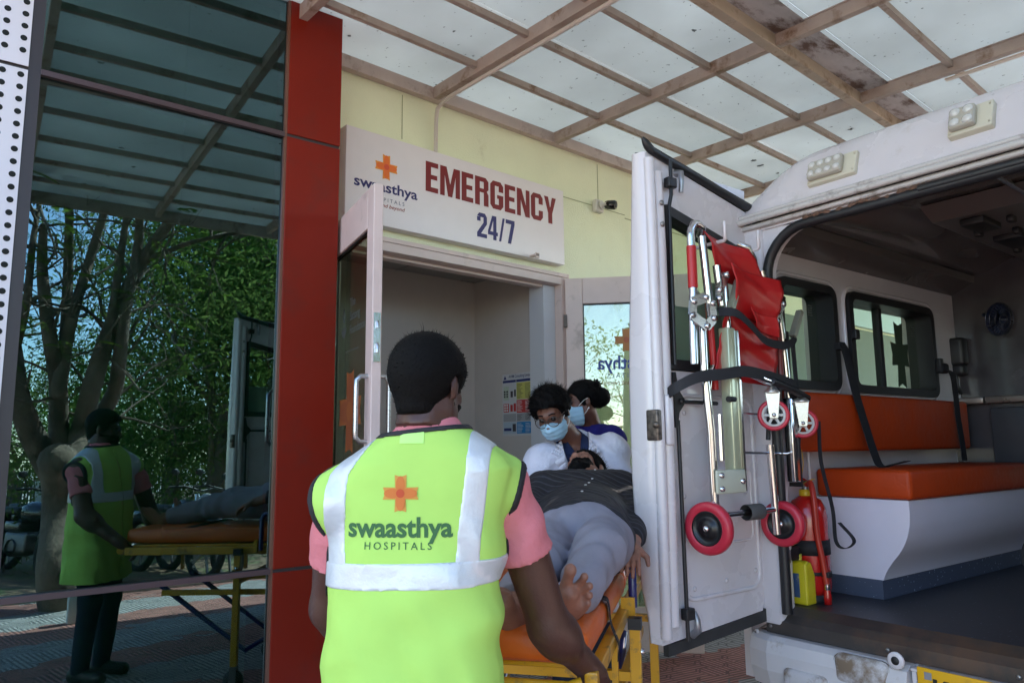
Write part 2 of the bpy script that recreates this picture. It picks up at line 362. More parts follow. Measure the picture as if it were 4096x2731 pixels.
# ---- hospital building: facade, doorway, vestibule, leaves
WY = 3.78
hosp = thing('hospital_building', 'pale green plastered hospital wall with an open white double door under the canopy', 'building', (0, WY, 0))
DX0, DX1, DZ = 1.93, 3.89, 2.625
m = MB()
m.box(-12, DX0, 0, .22, 0, 9); m.box(DX1, 4.62, 0, .22, 0, 9); m.box(DX0, DX1, 0, .22, DZ, 9)
m.box(4.62, 16, 0, .22, 2.72, 9); m.build('facade_wall', M_plaster, hosp)
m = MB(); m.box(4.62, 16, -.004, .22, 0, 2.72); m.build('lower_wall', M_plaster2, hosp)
m = MB()                                         # grooves scored in the plaster
for x in (2.46, 4.28, 6.3, 8.9, 10.6): m.box(x-.0025, x+.0025, -.003, 0, 3.31, 3.6)
for a, b in ((DX1, 4.6),): m.box(a, b, -.003, 0, 3.249, 3.254)
m.box(1.0, 2.03, -.003, 0, 3.30, 3.308); m.box(4.6, 14, -.003, 0, 3.22, 3.228)
m.build('plaster_groove', mat('groove_shadow', (.40, .42, .26), .95), hosp)
m = MB(); M_sb1 = mat('pale_blue_board', (.45, .62, .60), .6); M_sb2 = mat('brick_red_board', (.50, .16, .09), .6)
m.box(8.5, 10.3, -.06, -.005, 2.74, 2.97); m.cur = 1; m.box(10.302, 13.2, -.06, -.005, 2.80, 2.97); m.build('far_signboard', [M_sb1, M_sb2], hosp)
# vestibule: side walls, back wall, ceiling, floor
m = MB(); m.box(3.80, 3.96, .222, .95, 0, 2.74); m.box(1.70, 1.80, .222, .95, 0, 2.74); m.box(1.70, 3.96, .95, 1.05, 0, 2.74); m.build('vestibule_wall', M_inner, hosp)
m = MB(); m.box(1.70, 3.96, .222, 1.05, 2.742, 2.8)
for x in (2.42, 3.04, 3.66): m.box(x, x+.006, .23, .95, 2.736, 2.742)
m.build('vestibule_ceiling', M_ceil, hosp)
m = MB(); m.box(1.70, 3.96, .01, 1.05, -.05, .02); m.build('threshold', mat('granite_floor', (.16, .15, .15), .3, var=.3, vscale=120), hosp)
# door frame (profiled)
m = MB(); fr = .055
for x0, x1 in ((DX0, DX0+fr), (DX1-fr, DX1)):
    m.box(x0, x1, -.02, .20, .02, DZ)
m.box(DX0+fr+.001, DX1-fr-.001, -.02, .20, DZ-fr, DZ)
m.box(DX0-.03, DX0-.001, -.026, -.001, .02, DZ+.03); m.box(DX1+.001, DX1+.02, -.026, -.001, .02, DZ+.03); m.box(DX0-.001, DX1+.001, -.026, -.001, DZ+.001, DZ+.03)
for x0, x1 in ((DX0+fr+.001, DX0+fr+.018), (DX1-fr-.018, DX1-fr-.001)): m.box(x0, x1, .06, .12, .02, DZ-fr-.001)
m.box(DX0+fr+.02, DX1-fr-.02, .06, .12, DZ-fr-.02, DZ-fr-.001)
m.build('door_frame', M_frame, hosp, bevel=.003)
m = MB(); m.box(DX1-fr-.12, DX1-fr-.004, .05, .20, .02, DZ-.06); m.box(DX1-fr-.004, 3.80, .2, .222, .02, 2.7); m.build('inner_reveal', mat('pale_reveal', (.58, .58, .62), .6), hosp)
M_pane = glassy('door_glass', (.62, .70, .60), .10, fres=False)
M_pane2 = glassy('door_glass_bright', (.78, .86, .72), .13, fres=False)
def leaf(name, p_h, p_f, ztop, thick_dir, pane, lab):
    """door leaf from hinge point to free edge (x, y); local +x runs from hinge to free edge"""
    d = Vector((p_f[0]-p_h[0], p_f[1]-p_h[1])); w = d.length; rz = math.atan2(d.y, d.x)
    e = bpy.data.objects.new(name, None); link(e, hosp); e.location = (p_h[0], p_h[1]-WY, 0); e.rotation_euler = (0, 0, rz); e['label'] = lab
    m = MB(); st = .125; t = .045
    m.box(0, st, -t/2, t/2, .03, ztop); m.box(w-st*.8, w, -t/2, t/2, .03, ztop)
    m.box(st+.001, w-st*.8-.001, -t/2, t/2, ztop-.19, ztop); m.box(st+.001, w-st*.8-.001, -t/2, t/2, .03, .32)
    
    m.build('leaf_frame', M_frame, e, bevel=.004)
    m = MB(); m.box(st+.001, w-st*.8-.001, -.004, .004, .32, ztop-.19); m.build('leaf_glass', pane, e)
    m = MB(); b = .008
    for s in (-1, 1):
        y0, y1 = (s*.006, s*.013) if s > 0 else (s*.013, s*.006)
        m.box(st+.001, st+b, y0, y1, .76, ztop-.19); m.box(w-st*.8-b, w-st*.8-.001, y0, y1, .76, ztop-.19); m.box(st+b, w-st*.8-b, y0, y1, ztop-.19-b, ztop-.191)
    m.build('glazing_bead', M_black, e)
    return e, w
lf, lw_ = leaf('left_leaf', (1.955, 3.70), (1.741, 2.86), 2.60, 1, M_pane, 'open glazed leaf seen almost edge on beside the red column')
m = MB(); m.box(lw_-.001, lw_+.004, -.016, .016, 1.78, 2.0)
m.build('lock_plate', M_chrome, lf)
for _ in (1,): m = MB(); m.tube([(lw_+.006, 0, 1.96), (lw_+.012, 0, 1.95), (lw_+.012, 0, 1.93)], .007); m.build('latch_bolt', M_steel, lf); m = MB(); m.tube([(lw_+.006, 0, 1.86), (lw_+.014, 0, 1.85), (lw_+.012, 0, 1.82)], .008); m.build('latch_bolt', M_steel, lf)
for s in (-1, 1):
    m = MB(); y = s*.075
    H_ = 1.43; m.tube([(lw_-.05, s*.02, H_+.29), (lw_-.05, s*.055, H_+.29), (lw_-.05, y, H_+.27), (lw_-.05, y, H_+.24), (lw_-.05, y, H_+.05), (lw_-.05, y, H_+.02), (lw_-.05, s*.055, H_), (lw_-.05, s*.02, H_)], .011, 12)
    m.build('pull_handle', M_steel, lf)
M_tr = mat('brown_decal', (.26, .08, .02), .6); M_trg = mat('faded_grey_letter', (.07, .08, .075), .6)
LG = 0.0
def leaf_logo(e, cx, cz, s, y, mats, fl=1):
    m = MB(); logo(m, (cx, y, cz), (fl, 0, 0), (0, 0, 1), s, lay=.0004 if y > 0 else .0004); m.build('cross_logo', mats, e)
m = MB(); lettering(m, (.43, -.0052, 2.05), (1, 0, 0), (0, 0, 1), .060, body='The\nSatsang\nFoundation', align='LEFT', bold=.006, line=1.15); m.build('foundation_lettering', M_trg, lf)
m = MB(); lettering(m, (.47, -.0052, 1.88), (1, 0, 0), (0, 0, 1), .018, body='transforming self  serving society'); m.build('foundation_motto', M_trg, lf)
m = MB()
for k in range(7):
    a = (k-3)*.28; m.add([(.32+math.sin(a)*.012, -.0052, 1.95), (.32+math.sin(a-.12)*.05, -.0052, 1.985), (.32+math.sin(a)*.075, -.0052, 1.96+math.cos(a)*.075), (.32+math.sin(a+.12)*.05, -.0052, 1.985)], [(0, 1, 2, 3)])
m.tube([(.32, -.0055, 2.03), (.30, -.0055, 2.07), (.32, -.0055, 2.105), (.34, -.0055, 2.07), (.32, -.0055, 2.03)], .0016, 5)
m.build('lotus_emblem', M_trg, lf)
leaf_logo(lf, .46, 1.58, .40, -.0052, [M_tr, mat('brown_decal_dark', (.22, .06, .02), .6), M_tr], 1)
rl, rw_ = leaf('right_leaf', (3.86, 3.75), (4.43, 3.08), 2.61, 1, M_pane2, 'glazed leaf folded back beside the van door')
# decals of the right leaf read mirrored: they are printed for the other side
m = MB(); o = (.40, -.0052, 0)
lettering(m, (.47, -.0052, 1.985), (-1, 0, 0), (0, 0, 1), .135, body='swaasthya', bold=.02, sx=.92); m.build('wordmark', mat('decal_blue', (.06, .10, .38), .5), rl)
m = MB(); lettering(m, (.44, -.0052, 1.895), (-1, 0, 0), (0, 0, 1), .048, body='HOSPITALS', space=1.35); m.build('hospitals_lettering', mat('decal_grey', (.14, .2, .28), .5), rl)
m = MB(); lettering(m, (.41, -.0052, 1.845), (-1, 0, 0), (0, 0, 1), .042, body='health and beyond', shear=.25); m.build('motto_lettering', mat('decal_brown', (.32, .16, .08), .5), rl)
m = MB(); logo(m, (.43, -.0052, 2.15), (1, 0, 0), (0, 0, 1), .17, lay=.0004); m.build('cross_logo', [mat('decal_amber', (.50, .27, .10), .6), mat('decal_orange', (.50, .22, .08), .6), mat('decal_red', (.48, .14, .07), .6)], rl)
for z in (2.25, 1.55): m = MB(); m.box(-.012, .012, -.05, -.02, z, z+.09); m.tube([(0, -.035, z), (0, -.035, z+.09)], .008); m.build('hinge', mat('old_hinge', (.10, .08, .07), .5, metal=.6), rl)

# ---- waste segregation chart on the vestibule side wall
ch = thing('wall_poster', 'laminated waste segregation chart with yellow, red, grey and blue blocks on the vestibule wall', 'poster', (3.80, 0, 0))
X = -.004
def on(mb, y0, y1, z0, z1, lv=1, c=0):
    mb.cur = c; x = -.0032-lv*.0006; mb.add([(x, y1, z0), (x, y0, z0), (x, y0, z1), (x, y1, z1)], [(0, 1, 2, 3)])
PY0, PY1, PZ0, PZ1 = 4.045, 4.385, 1.485, 1.955
m = MB(); m.box(-.003, -.001, PY0, PY1, PZ0, PZ1); m.build('sheet', mat('poster_paper', (.55, .54, .56), .3), ch)
u = lambda a: PY1-(PY1-PY0)*a
v = lambda b: PZ1-(PZ1-PZ0)*b
PM = [mat('poster_navy', (.02, .03, .15), .4), mat('poster_yellow', (.55, .52, .13), .4), mat('poster_red', (.50, .03, .03), .4), mat('poster_grey', (.33, .33, .34), .4),
      mat('poster_blue', (.02, .22, .50), .4), mat('poster_ink', (.06, .05, .06), .4), mat('poster_palegreen', (.45, .52, .42), .4), mat('poster_sky', (.42, .5, .58), .4), mat('poster_white', (.7, .7, .7), .4)]
m = MB()
on(m, u(.02), u(.46), v(.14), v(.10), 1, 0); on(m, u(.475), u(.98), v(.14), v(.10), 1, 0)
on(m, u(.48), u(.98), v(.42), v(.15), 1, 1); on(m, u(.48), u(.98), v(.635), v(.43), 1, 2); on(m, u(.48), u(.98), v(.77), v(.645), 1, 3); on(m, u(.48), u(.98), v(.965), v(.78), 1, 4)
on(m, u(.04), u(.22), v(.42), v(.20), 1, 6); on(m, u(.03), u(.46), v(.77), v(.645), 1, 3); on(m, u(.03), u(.46), v(.965), v(.78), 1, 7)
for i, (a, b, z0, z1) in enumerate([(.28, .36, .38, .28), (.40, .46, .37, .26)]): on(m, u(a), u(b), v(z0), v(z1), 2, 5)
for i, (a, b, z0, z1) in enumerate([(.04, .22, .62, .48), (.27, .35, .61, .50), (.38, .46, .61, .48)]): on(m, u(a), u(b), v(z0), v(z1), 2, 2)
for i in range(3):
    for j in range(2): on(m, u(.065+j*.075), u(.115+j*.075), v(.605-i*.043), v(.575-i*.043), 3, 8)
for i in range(3):
    for j in range(2): on(m, u(.055+j*.085), u(.11+j*.085), v(.30+i*.04), v(.27+i*.04), 3, 5)
on(m, u(.34), u(.45), v(.93), v(.81), 2, 5); on(m, u(.05), u(.30), v(.92), v(.875), 2, 0)
for (z0, z1, n, c) in ((.17, .41, 13, 5), (.445, .62, 9, 8), (.66, .76, 5, 5), (.80, .95, 7, 8)):
    for i in range(n):
        zz = z0+(z1-z0)*(i+.3)/n
        on(m, u(.50), u(.50+rng.uniform(.1, .2)), v(zz+.006), v(zz), 2, c); on(m, u(.76), u(.76+rng.uniform(.12, .19)), v(zz+.006), v(zz), 2, c)
m.build('colour_blocks', PM, ch)
m = MB(); lettering(m, (-.0055, u(.60), v(.045)), (0, -1, 0), (0, 0, 1), .034, body='AWM Consulting Limited', bold=.004, sx=.72)
m.build('heading', PM[0], ch); m = MB(); m.add([(-.0055, u(.05), v(.085)), (-.0055, u(.15), v(.085)), (-.0055, u(.10), v(.02))], [(0, 1, 2)]); m.build('triangle_mark', PM[0], ch)

# ---- emergency signboard
sg = thing('emergency_sign', 'white boxed signboard with red EMERGENCY and blue 24/7 above the doorway', 'sign', (0, 3.70, 0))
m = MB(); m.bbox(2.03, 3.81, 0, .075, 2.70, 3.255, .003); m.build('sign_box', M_white, sg)
def word(o, w, h, body, bold, mats, name, par, sx0=1, space=1.0, shear=0, y=-.0015, ez=(0, 0, 1), ex=(1, 0, 0), stack=0, heavy=0.0):
    """fit lettering into width w and cap height h with lower left corner at o"""
    vs, fs = text_geo(body, 1, bold=bold, space=space, shear=shear, align='LEFT', res=4)
    a = np.array(vs); lo = a.min(0); hi = a.max(0); s = np.array([w/(hi[0]-lo[0]), h/(hi[1]-lo[1])])
    o = Vector(o); ex = Vector(ex).normalized(); ez = Vector(ez).normalized(); mb = MB()
    en = ex.cross(ez); k = 0
    for j in range(-stack, stack+1):
        mb.add([o+ex*((p[0]-lo[0])*s[0]*(1-heavy)+w*heavy*.5*(1+j/max(1, stack)))+ez*((p[1]-lo[1])*s[1])+en*(.00012*k) for p in a], fs, False); k += 1
    return mb.build(name, mats, par)
_cap = [(0, .86), (.10, 1), (.38, 1), (.48, .86), (.31, .83), (.17, .83)]; _cup = [(x, 1-z) for x, z in _cap][::-1]; _lef = [(0, .14), (.17, .17), (.17, .83), (0, .86)]
_rc = lambda x0, x1, z0, z1: [(x0, z0), (x1, z0), (x1, z1), (x0, z1)]
GLY = {'E': (.41, [_rc(0, .17, 0, 1), _rc(.17, .40, 0, .165), _rc(.17, .37, .425, .58), _rc(.17, .40, .835, 1)]),
       'M': (.66, [[(0, 0), (.15, 0), (.15, .70), (.26, 0), (.40, 0), (.51, .70), (.51, 0), (.66, 0), (.66, 1), (.45, 1), (.33, .42), (.21, 1), (0, 1)]]),
       'R': (.49, [_rc(0, .17, 0, 1), [(.17, .84), (.31, .84), (.48, .88), (.38, 1), (.17, 1)], [(.31, .60), (.42, .52), (.48, .60), (.48, .88), (.31, .84)], [(.17, .46), (.31, .46), (.42, .52), (.31, .60), (.17, .60)], [(.31, 0), (.48, 0), (.48, .40), (.42, .52), (.31, .46)]]),
       'G': (.48, [_cap, _cup, _lef, [(.31, .64), (.48, .64), (.48, .86), (.31, .83)], [(.31, .17), (.48, .14), (.48, .52), (.31, .52)], _rc(.25, .31, .39, .52)]),
       'N': (.50, [[(0, 0), (.15, 0), (.15, .60), (.33, 0), (.50, 0), (.50, 1), (.35, 1), (.35, .42), (.18, 1), (0, 1)]]),
       'C': (.48, [_cap, _cup, _lef, [(.31, .62), (.48, .62), (.48, .86), (.31, .83)], [(.31, .17), (.48, .14), (.48, .38), (.31, .38)]]),
       'Y': (.50, [[(.165, 0), (.335, 0), (.335, .38), (.50, 1), (.33, 1), (.25, .60), (.17, 1), (0, 1), (.165, .38)]]),
       '2': (.48, [_cap, [(.31, .62), (.48, .58), (.48, .86), (.31, .83)], _rc(0, .17, .66, .835), [(0, 0), (.48, 0), (.48, .16), (.19, .16), (.48, .58), (.31, .62), (0, .18)]]),
       '4': (.50, [_rc(.26, .42, 0, 1), _rc(0, .26, .19, .34), _rc(.42, .49, .19, .34), [(0, .34), (.12, .34), (.26, .80), (.26, 1), (.21, 1)]]),
       '/': (.30, [[(0, 0), (.11, 0), (.30, 1), (.19, 1)]]), '7': (.46, [[(0, .83), (.28, .83), (.10, 0), (.27, 0), (.46, .84), (.46, 1), (0, 1)]])}
def block(txt, x0, z0, w, h, mt, nm, gap=.055):
    tot = sum(GLY[c][0] for c in txt)+gap*(len(txt)-1); s_ = w/tot; x = x0; mb = MB()
    for c in txt:
        for p in GLY[c][1]: mb.add([(x+a*s_, -.0015, z0+b*h) for a, b in p], [tuple(range(len(p)))], False)
        x += (GLY[c][0]+gap)*s_
    mb.build(nm, mt, sg)
block('EMERGENCY', 2.585, 2.982, 1.145, .195, M_crim, 'emergency_lettering')
block('24/7', 2.995, 2.765, .33, .165, M_navy, 'hours_lettering', .045)
word((2.085, -.0015, 2.885), .44, .085, 'swaasthya', .022, M_navy, 'wordmark', sg)
word((2.19, -.0015, 2.848), .24, .023, 'HOSPITALS', .0, mat('grey_letter', (.12, .12, .2), .5), 'hospitals_lettering', sg, space=1.5)
word((2.16, -.0015, 2.805), .275, .03, 'health and beyond', .008, mat('maroon_letter', (.28, .03, .02), .5), 'motto_lettering', sg, shear=.25)
m = MB(); logo(m, (2.30, -.0012, 3.062), (1, 0, 0), (0, 0, 1), .155, lay=.0006); m.build('cross_logo', M_orange, sg)
m = MB(); m.box(3.46, 3.50, -.06, -.001, 2.705, 2.715); m.box(3.47, 3.50, -.06, -.045, 2.69, 2.725); m.build('clip', M_frame, sg)

# ---- camera on a round-cornered junction box
cc = thing('security_camera', 'small white surveillance camera with black lens on the green wall', 'camera', (4.25, 3.78, 3.25))
m = MB(); m.bbox(-.045, .045, -.05, 0, -.055, .045, .012); m.build('junction_box', mat('off_white_plastic', (.62, .60, .56), .4), cc)
m = MB(); m.lathe([(0, 0), (.03, .0), (.034, .01), (.03, .02), (.012, .03), (.012, .055)], (0, -.05, 0), (.25, -1, 0)); m.build('swivel', mat('off_white_plastic', (.6, .6, .6)), cc)
m = MB(); m.lathe([(.0, -.02), (.030, -.02), (.036, 0), (.036, .055), (.030, .06)], (.045, -.09, -.0), (.35, -1, -.18)); m.build('camera_body', mat('black_lens', (.01, .01, .01), .1), cc)
m = MB(); m.lathe([(.030, .058), (.032, .064), (.02, .063), (.0, .066)], (.045, -.09, -.0), (.35, -1, -.18)); m.build('lens', mat('black_lens', (.01, .01, .01), .1), cc)
# ---- conduit
cp = MB(); cp.tube([(2.70, 1.4, 3.60), (2.70, 3.60, 3.60), (2.70, 3.68, 3.59), (2.70, 3.735, 3.565), (2.70, 3.75, 3.50), (2.70, 3.755, 3.26)], .013, 10)
for y in (3.5, 3.0, 2.5, 2.1): cp.lathe([(.013, -.006), (.0155, -.006), (.0155, .006), (.013, .006)], (2.70, y, 3.60), (0, 1, 0), 10)
tag(cp.build('conduit_pipe', mat('pvc_conduit', (.60, .54, .50), .45)), 'thin beige conduit running under the first roof beam and down behind the signboard', 'pipe')

# ---- canopy
can = thing('entrance_canopy', 'steel framed canopy of frosted white panels over the entrance', 'canopy', (0, 0, 0))
BX = [.53, 1.60, 2.66, 3.75, 4.84, 5.94, 7.03, 8.12, 9.21, 10.3, 11.4]; Y1 = 3.775; YE = -.62; bz = 3.62; MAINY = 1.955  # far right bays are unseen, added to shade the wall behind the van windows
for x in BX:
    m = MB(); m.box(x, x+.045, YE+.05, MAINY-.0, bz, bz+.08); m.box(x, x+.045, MAINY+.062, Y1-.05, bz, bz+.08)
    m.box(x-.006, x+.051, YE+.05, MAINY-.0, bz+.072, bz+.0815); m.build('rafter', M_beam, can, bevel=.002)
m = MB(); m.box(.3, 12.4, MAINY, MAINY+.06, bz-.003, bz+.079)
m.build('main_beam', mat('warm_painted_beam', (.46, .36, .28), .5, var=.1, vscale=6, dirt=(.2, .12, .07), dscale=5, damt=.35), can, bevel=.002)
m = MB(); m.box(.3, 12.4, YE, YE+.05, bz-.03, bz+.079); m.build('edge_beam', M_beam, can, bevel=.002)
m = MB(); m.box(1.84, 12.4, Y1-.05, Y1, bz-.002, bz+.079); m.build('wall_ledger', mat('ledger_paint', (.50, .40, .36), .5, var=.08, dirt=(.3, .22, .18), dscale=5, damt=.3), can, bevel=.002)
PYs = [-.15, .33, .85, 1.40, 2.375, 2.825, 3.275]
for y in PYs:
    for i in range(len(BX)-1):
        if y == .33 and i % 2: pass
        m = MB(); m.box(BX[i]+.046, BX[i+1]-.001, y, y+.03, bz+.03, bz+.068); m.build('purlin', M_beam, can)
def panel_mat(seed=0):
    m = bpy.data.materials.new('frosted_panel'); m.use_nodes = True; nt = m.node_tree; N = nt.nodes; L = nt.links; b = N['Principled BSDF']; N.remove(b)
    tc = N.new('ShaderNodeTexCoord')
    nz = N.new('ShaderNodeTexNoise'); nz.inputs['Scale'].default_value = 1.3; nz.inputs['Detail'].default_value = 5; L.new(tc.outputs['Object'], nz.inputs[0])
    cr = N.new('ShaderNodeMapRange'); cr.inputs['From Min'].default_value = .3; cr.inputs['From Max'].default_value = .7; cr.inputs['To Min'].default_value = .80; cr.inputs['To Max'].default_value = 1.0; L.new(nz.outputs[0], cr.inputs[0])
    # leaves, droppings and scratches lying on the sheet
    vo = N.new('ShaderNodeTexVoronoi'); vo.inputs['Scale'].default_value = 7; vo.inputs['Randomness'].default_value = 1
    dn = N.new('ShaderNodeTexNoise'); dn.inputs['Scale'].default_value = 30; dn.inputs['Detail'].default_value = 3; L.new(tc.outputs['Object'], dn.inputs[0])
    ds = N.new('ShaderNodeVectorMath'); ds.operation = 'SCALE'; ds.inputs['Scale'].default_value = .05; L.new(dn.outputs['Color'], ds.inputs[0])
    da = N.new('ShaderNodeVectorMath'); L.new(tc.outputs['Object'], da.inputs[0]); L.new(ds.outputs[0], da.inputs[1]); L.new(da.outputs[0], vo.inputs[0])
    sc = N.new('ShaderNodeSeparateColor'); L.new(vo.outputs['Color'], sc.inputs[0])
    rad = N.new('ShaderNodeMapRange'); rad.inputs['From Min'].default_value = .62; rad.inputs['From Max'].default_value = 1; rad.inputs['To Min'].default_value = 0; rad.inputs['To Max'].default_value = .15; L.new(sc.outputs[0], rad.inputs[0])
    lt = N.new('ShaderNodeMath'); lt.operation = 'LESS_THAN'; L.new(vo.outputs['Distance'], lt.inputs[0]); L.new(rad.outputs[0], lt.inputs[1])
    sp = N.new('ShaderNodeMapRange'); sp.inputs['To Min'].default_value = 1; sp.inputs['To Max'].default_value = .25; L.new(lt.outputs[0], sp.inputs[0])
    v2 = N.new('ShaderNodeTexVoronoi'); v2.inputs['Scale'].default_value = 42; L.new(da.outputs[0], v2.inputs[0])
    s2 = N.new('ShaderNodeSeparateColor'); L.new(v2.outputs['Color'], s2.inputs[0])
    r2_ = N.new('ShaderNodeMapRange'); r2_.inputs['From Min'].default_value = .86; r2_.inputs['From Max'].default_value = 1; r2_.inputs['To Max'].default_value = .30; L.new(s2.outputs[0], r2_.inputs[0])
    l2 = N.new('ShaderNodeMath'); l2.operation = 'LESS_THAN'; L.new(v2.outputs['Distance'], l2.inputs[0]); L.new(r2_.outputs[0], l2.inputs[1])
    sp2 = N.new('ShaderNodeMapRange'); sp2.inputs['To Min'].default_value = 1; sp2.inputs['To Max'].default_value = .5; L.new(l2.outputs[0], sp2.inputs[0])
    m1 = N.new('ShaderNodeMath'); m1.operation = 'MULTIPLY'; L.new(cr.outputs[0], m1.inputs[0]); L.new(sp.outputs[0], m1.inputs[1])
    m2 = N.new('ShaderNodeMath'); m2.operation = 'MULTIPLY'; L.new(m1.outputs[0], m2.inputs[0]); L.new(sp2.outputs[0], m2.inputs[1])
    vm = N.new('ShaderNodeVectorMath'); vm.operation = 'SCALE'; vm.inputs[0].default_value = (.58, .62, .63); L.new(m2.outputs[0], vm.inputs['Scale'])
    tr = N.new('ShaderNodeBsdfTranslucent'); df = N.new('ShaderNodeBsdfDiffuse'); L.new(vm.outputs[0], tr.inputs[0]); L.new(vm.outputs[0], df.inputs[0])
    mx = N.new('ShaderNodeMixShader'); mx.inputs[0].default_value = .64; L.new(tr.outputs[0], mx.inputs[1]); L.new(df.outputs[0], mx.inputs[2])
    L.new(mx.outputs[0], N['Material Output'].inputs[0]); return m
M_panel = panel_mat()
rows = [YE+.0, -.15, .85, MAINY-.2, MAINY+.03, 2.825, Y1]
xs = [.30]+[b+.022 for b in BX[1:-1]]+[12.4]
for i in range(len(xs)-1):
    for j in range(len(rows)-1):
        m = MB(); m.box(xs[i]+.002, xs[i+1]-.002, rows[j]+.002, rows[j+1]-.002, bz+.084, bz+.090); m.build('roof_panel', M_panel, can)
m = MB(); m.box(.3, 12.4, MAINY-.18, MAINY-.003, bz+.0700, bz+.0735)
m.build('stained_flashing', mat('stained_flashing', (.50, .47, .47), .7, var=.1, dirt=(.13, .08, .06), dscale=3.2, damt=.50, stretch=(1.2, 2.5, 1)), can)
m = MB(); m.box(4.895, 4.93, .2, 1.47, bz-.012, bz-.002); m.build('cover_strip', mat('pale_strip', (.62, .54, .47), .5), can)

# ---- glazed wing: mirror glazing, red cladding, perforated panel (turned 3.4 degrees to the facade)
wing = thing('glazed_wing', 'dark mirror glazed wing with red cladding column and white perforated panel', 'building', (1.62, 3.45, 0), R(-3.36))
gl = glassy('mirror_glazing', (.30, .48, .40), .46, reflcol=(.20, .31, .34), fres=False)
XL, XR = -1.125, -.075
ZT = [.0, .84, 2.975, 4.6]
for i in range(3):
    m = MB(); m.box(XL, XR, 0.012, .020, ZT[i]+.012, ZT[i+1]-.012); m.build('glass_pane', gl, wing)
m = MB(); m.box(XL-.045, XL, -.004, .09, 0, 4.6); m.build('mullion', M_dark, wing)
m = MB(); m.box(XR, XR+.012, -.008, .09, 0, 4.6); m.build('mullion', mat('bronze_trim', (.16, .07, .045), .35), wing)
for z in (.84, 2.975):
    m = MB(); m.box(XL, XR, -.012, .09, z-.012, z+.012); m.build('transom', mat('plum_bronze', (.07, .045, .05), .3), wing)
m = MB()
jz = [0, .84, 2.975, 3.72, 4.6]
for i in range(4):
    m.box(XR+.0125, XR+.30, -.012, .33, jz[i]+.008, jz[i+1]-.008)
m.build('red_cladding', M_red, wing, bevel=.003)
m = MB(); m.box(XR+.014, XR+.298, -.004, .328, 0, 4.6); m.build('cladding_joint', M_dark, wing)
# perforated white panels with round holes, slightly proud of the glass
def perf_panel(x0, x1, z0, z1, holes):
    import bmesh
    m = MB(); m.box(x0, x1, -.012, -.008, z0, z1); m.cur = 1
    for (hx, hz) in holes:
        if x0+.02 < hx < x1-.02 and z0+.02 < hz < z1-.02:
            m.add([(hx+.0125*math.cos(t), -.0128, hz+.0125*math.sin(t)) for t in np.linspace(0, 2*math.pi, 16, endpoint=False)], [tuple(range(16))])
    return m
hp = []
for c in range(14):
    for k in range(70):
        hp.append((-1.195-c*.063, 3.262-(.029 if c % 2 == 0 and False else 0)+.054*0-(c % 2)*.052*0 - k*.0535+(.0 if c % 2 == 0 else -.052+.0)))
for z0, z1 in ((.0, .84), (.84, 2.975), (2.975, 4.6)):
    perf_panel(-2.5, XL-.046, z0+.008, z1-.008, hp).build('perforated_panel', [mat('white_panel', (.66, .62, .64), .35), mat('hole_dark', (.008, .01, .008), .9)], wing)
m = MB(); m.box(-2.5, XL-.045, .0, .05, 0, 4.6); m.build('panel_backing', M_dark, wing)
# room behind the glazing
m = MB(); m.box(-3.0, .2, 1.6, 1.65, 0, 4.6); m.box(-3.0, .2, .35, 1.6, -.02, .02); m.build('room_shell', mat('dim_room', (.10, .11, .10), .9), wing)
m = MB(); m.box(-.52, XR, .12, .14, .86, 4.4); m.build('roller_blind', mat('green_blind', (.30, .62, .45), .9), wing)
# ============================================================ AMBULANCE (local frame: +x forward, +y towards the facade, z up)
VA = (3.028, 1.784); VRZ = R(-4.5)
M_van = mat('van_white', (.67, .625, .64), .28, var=.03, vscale=4, coat=.4, dirt=(.52, .46, .42), dscale=2.6, damt=.10)
M_vand = mat('van_white_scuffed', (.62, .60, .61), .35, var=.04, coat=.3, dirt=(.36, .30, .24), dscale=9, damt=.16)
M_liner = mat('liner_white', (.60, .56, .59), .18, var=.03, coat=.5)
M_rub = mat('seal_rubber', (.014, .014, .016), .45)
M_floor = mat('speckled_vinyl', (.045, .055, .075), .35, var=.3, vscale=40, coat=.1)
M_ored = mat('orange_red_vinyl', (.42, .045, .006), .45, var=.08, vscale=9, bump=.25, bscale=30, spec=.22)
M_kick = None
def speckle(name, base, fleck, scale=90, th=.90):
    m = mat(name, base, .4); nt = m.node_tree; N = nt.nodes; L = nt.links; b = N['Principled BSDF']
    tc = N.new('ShaderNodeTexCoord'); vo = N.new('ShaderNodeTexVoronoi'); vo.inputs['Scale'].default_value = scale; L.new(tc.outputs['Object'], vo.inputs[0])
    s = N.new('ShaderNodeSeparateColor'); L.new(vo.outputs['Color'], s.inputs[0])
    r = N.new('ShaderNodeMapRange'); r.inputs['From Min'].default_value = th; r.inputs['From Max'].default_value = 1; r.inputs['To Max'].default_value = .38; L.new(s.outputs[0], r.inputs[0])
    g = N.new('ShaderNodeMath'); g.operation = 'LESS_THAN'; L.new(vo.outputs['Distance'], g.inputs[0]); L.new(r.outputs[0], g.inputs[1])
    mx = N.new('ShaderNodeMix'); mx.data_type = 'RGBA'; mx.inputs['A'].default_value = (*base, 1); mx.inputs['B'].default_value = (*fleck, 1); L.new(g.outputs[0], mx.inputs['Factor']); L.new(mx.outputs['Result'], b.inputs['Base Color'])
    return m
M_kick = speckle('blue_speckle', (.07, .085, .13), (.35, .42, .5), 75, .72)
M_floor = speckle('dark_speckle_floor', (.030, .031, .037), (.20, .24, .30), 110, .93)
M_bed = mat('bench_laminate', (.70, .66, .75), .45, var=.02)
M_inox = mat('dull_metal', (.30, .28, .27), .35, metal=.8, var=.1)
M_sill = mat('scuffed_tread', (.085, .075, .07), .38, metal=.5, var=.2, vscale=5, dirt=(.16, .10, .07), dscale=2.5, damt=.45)
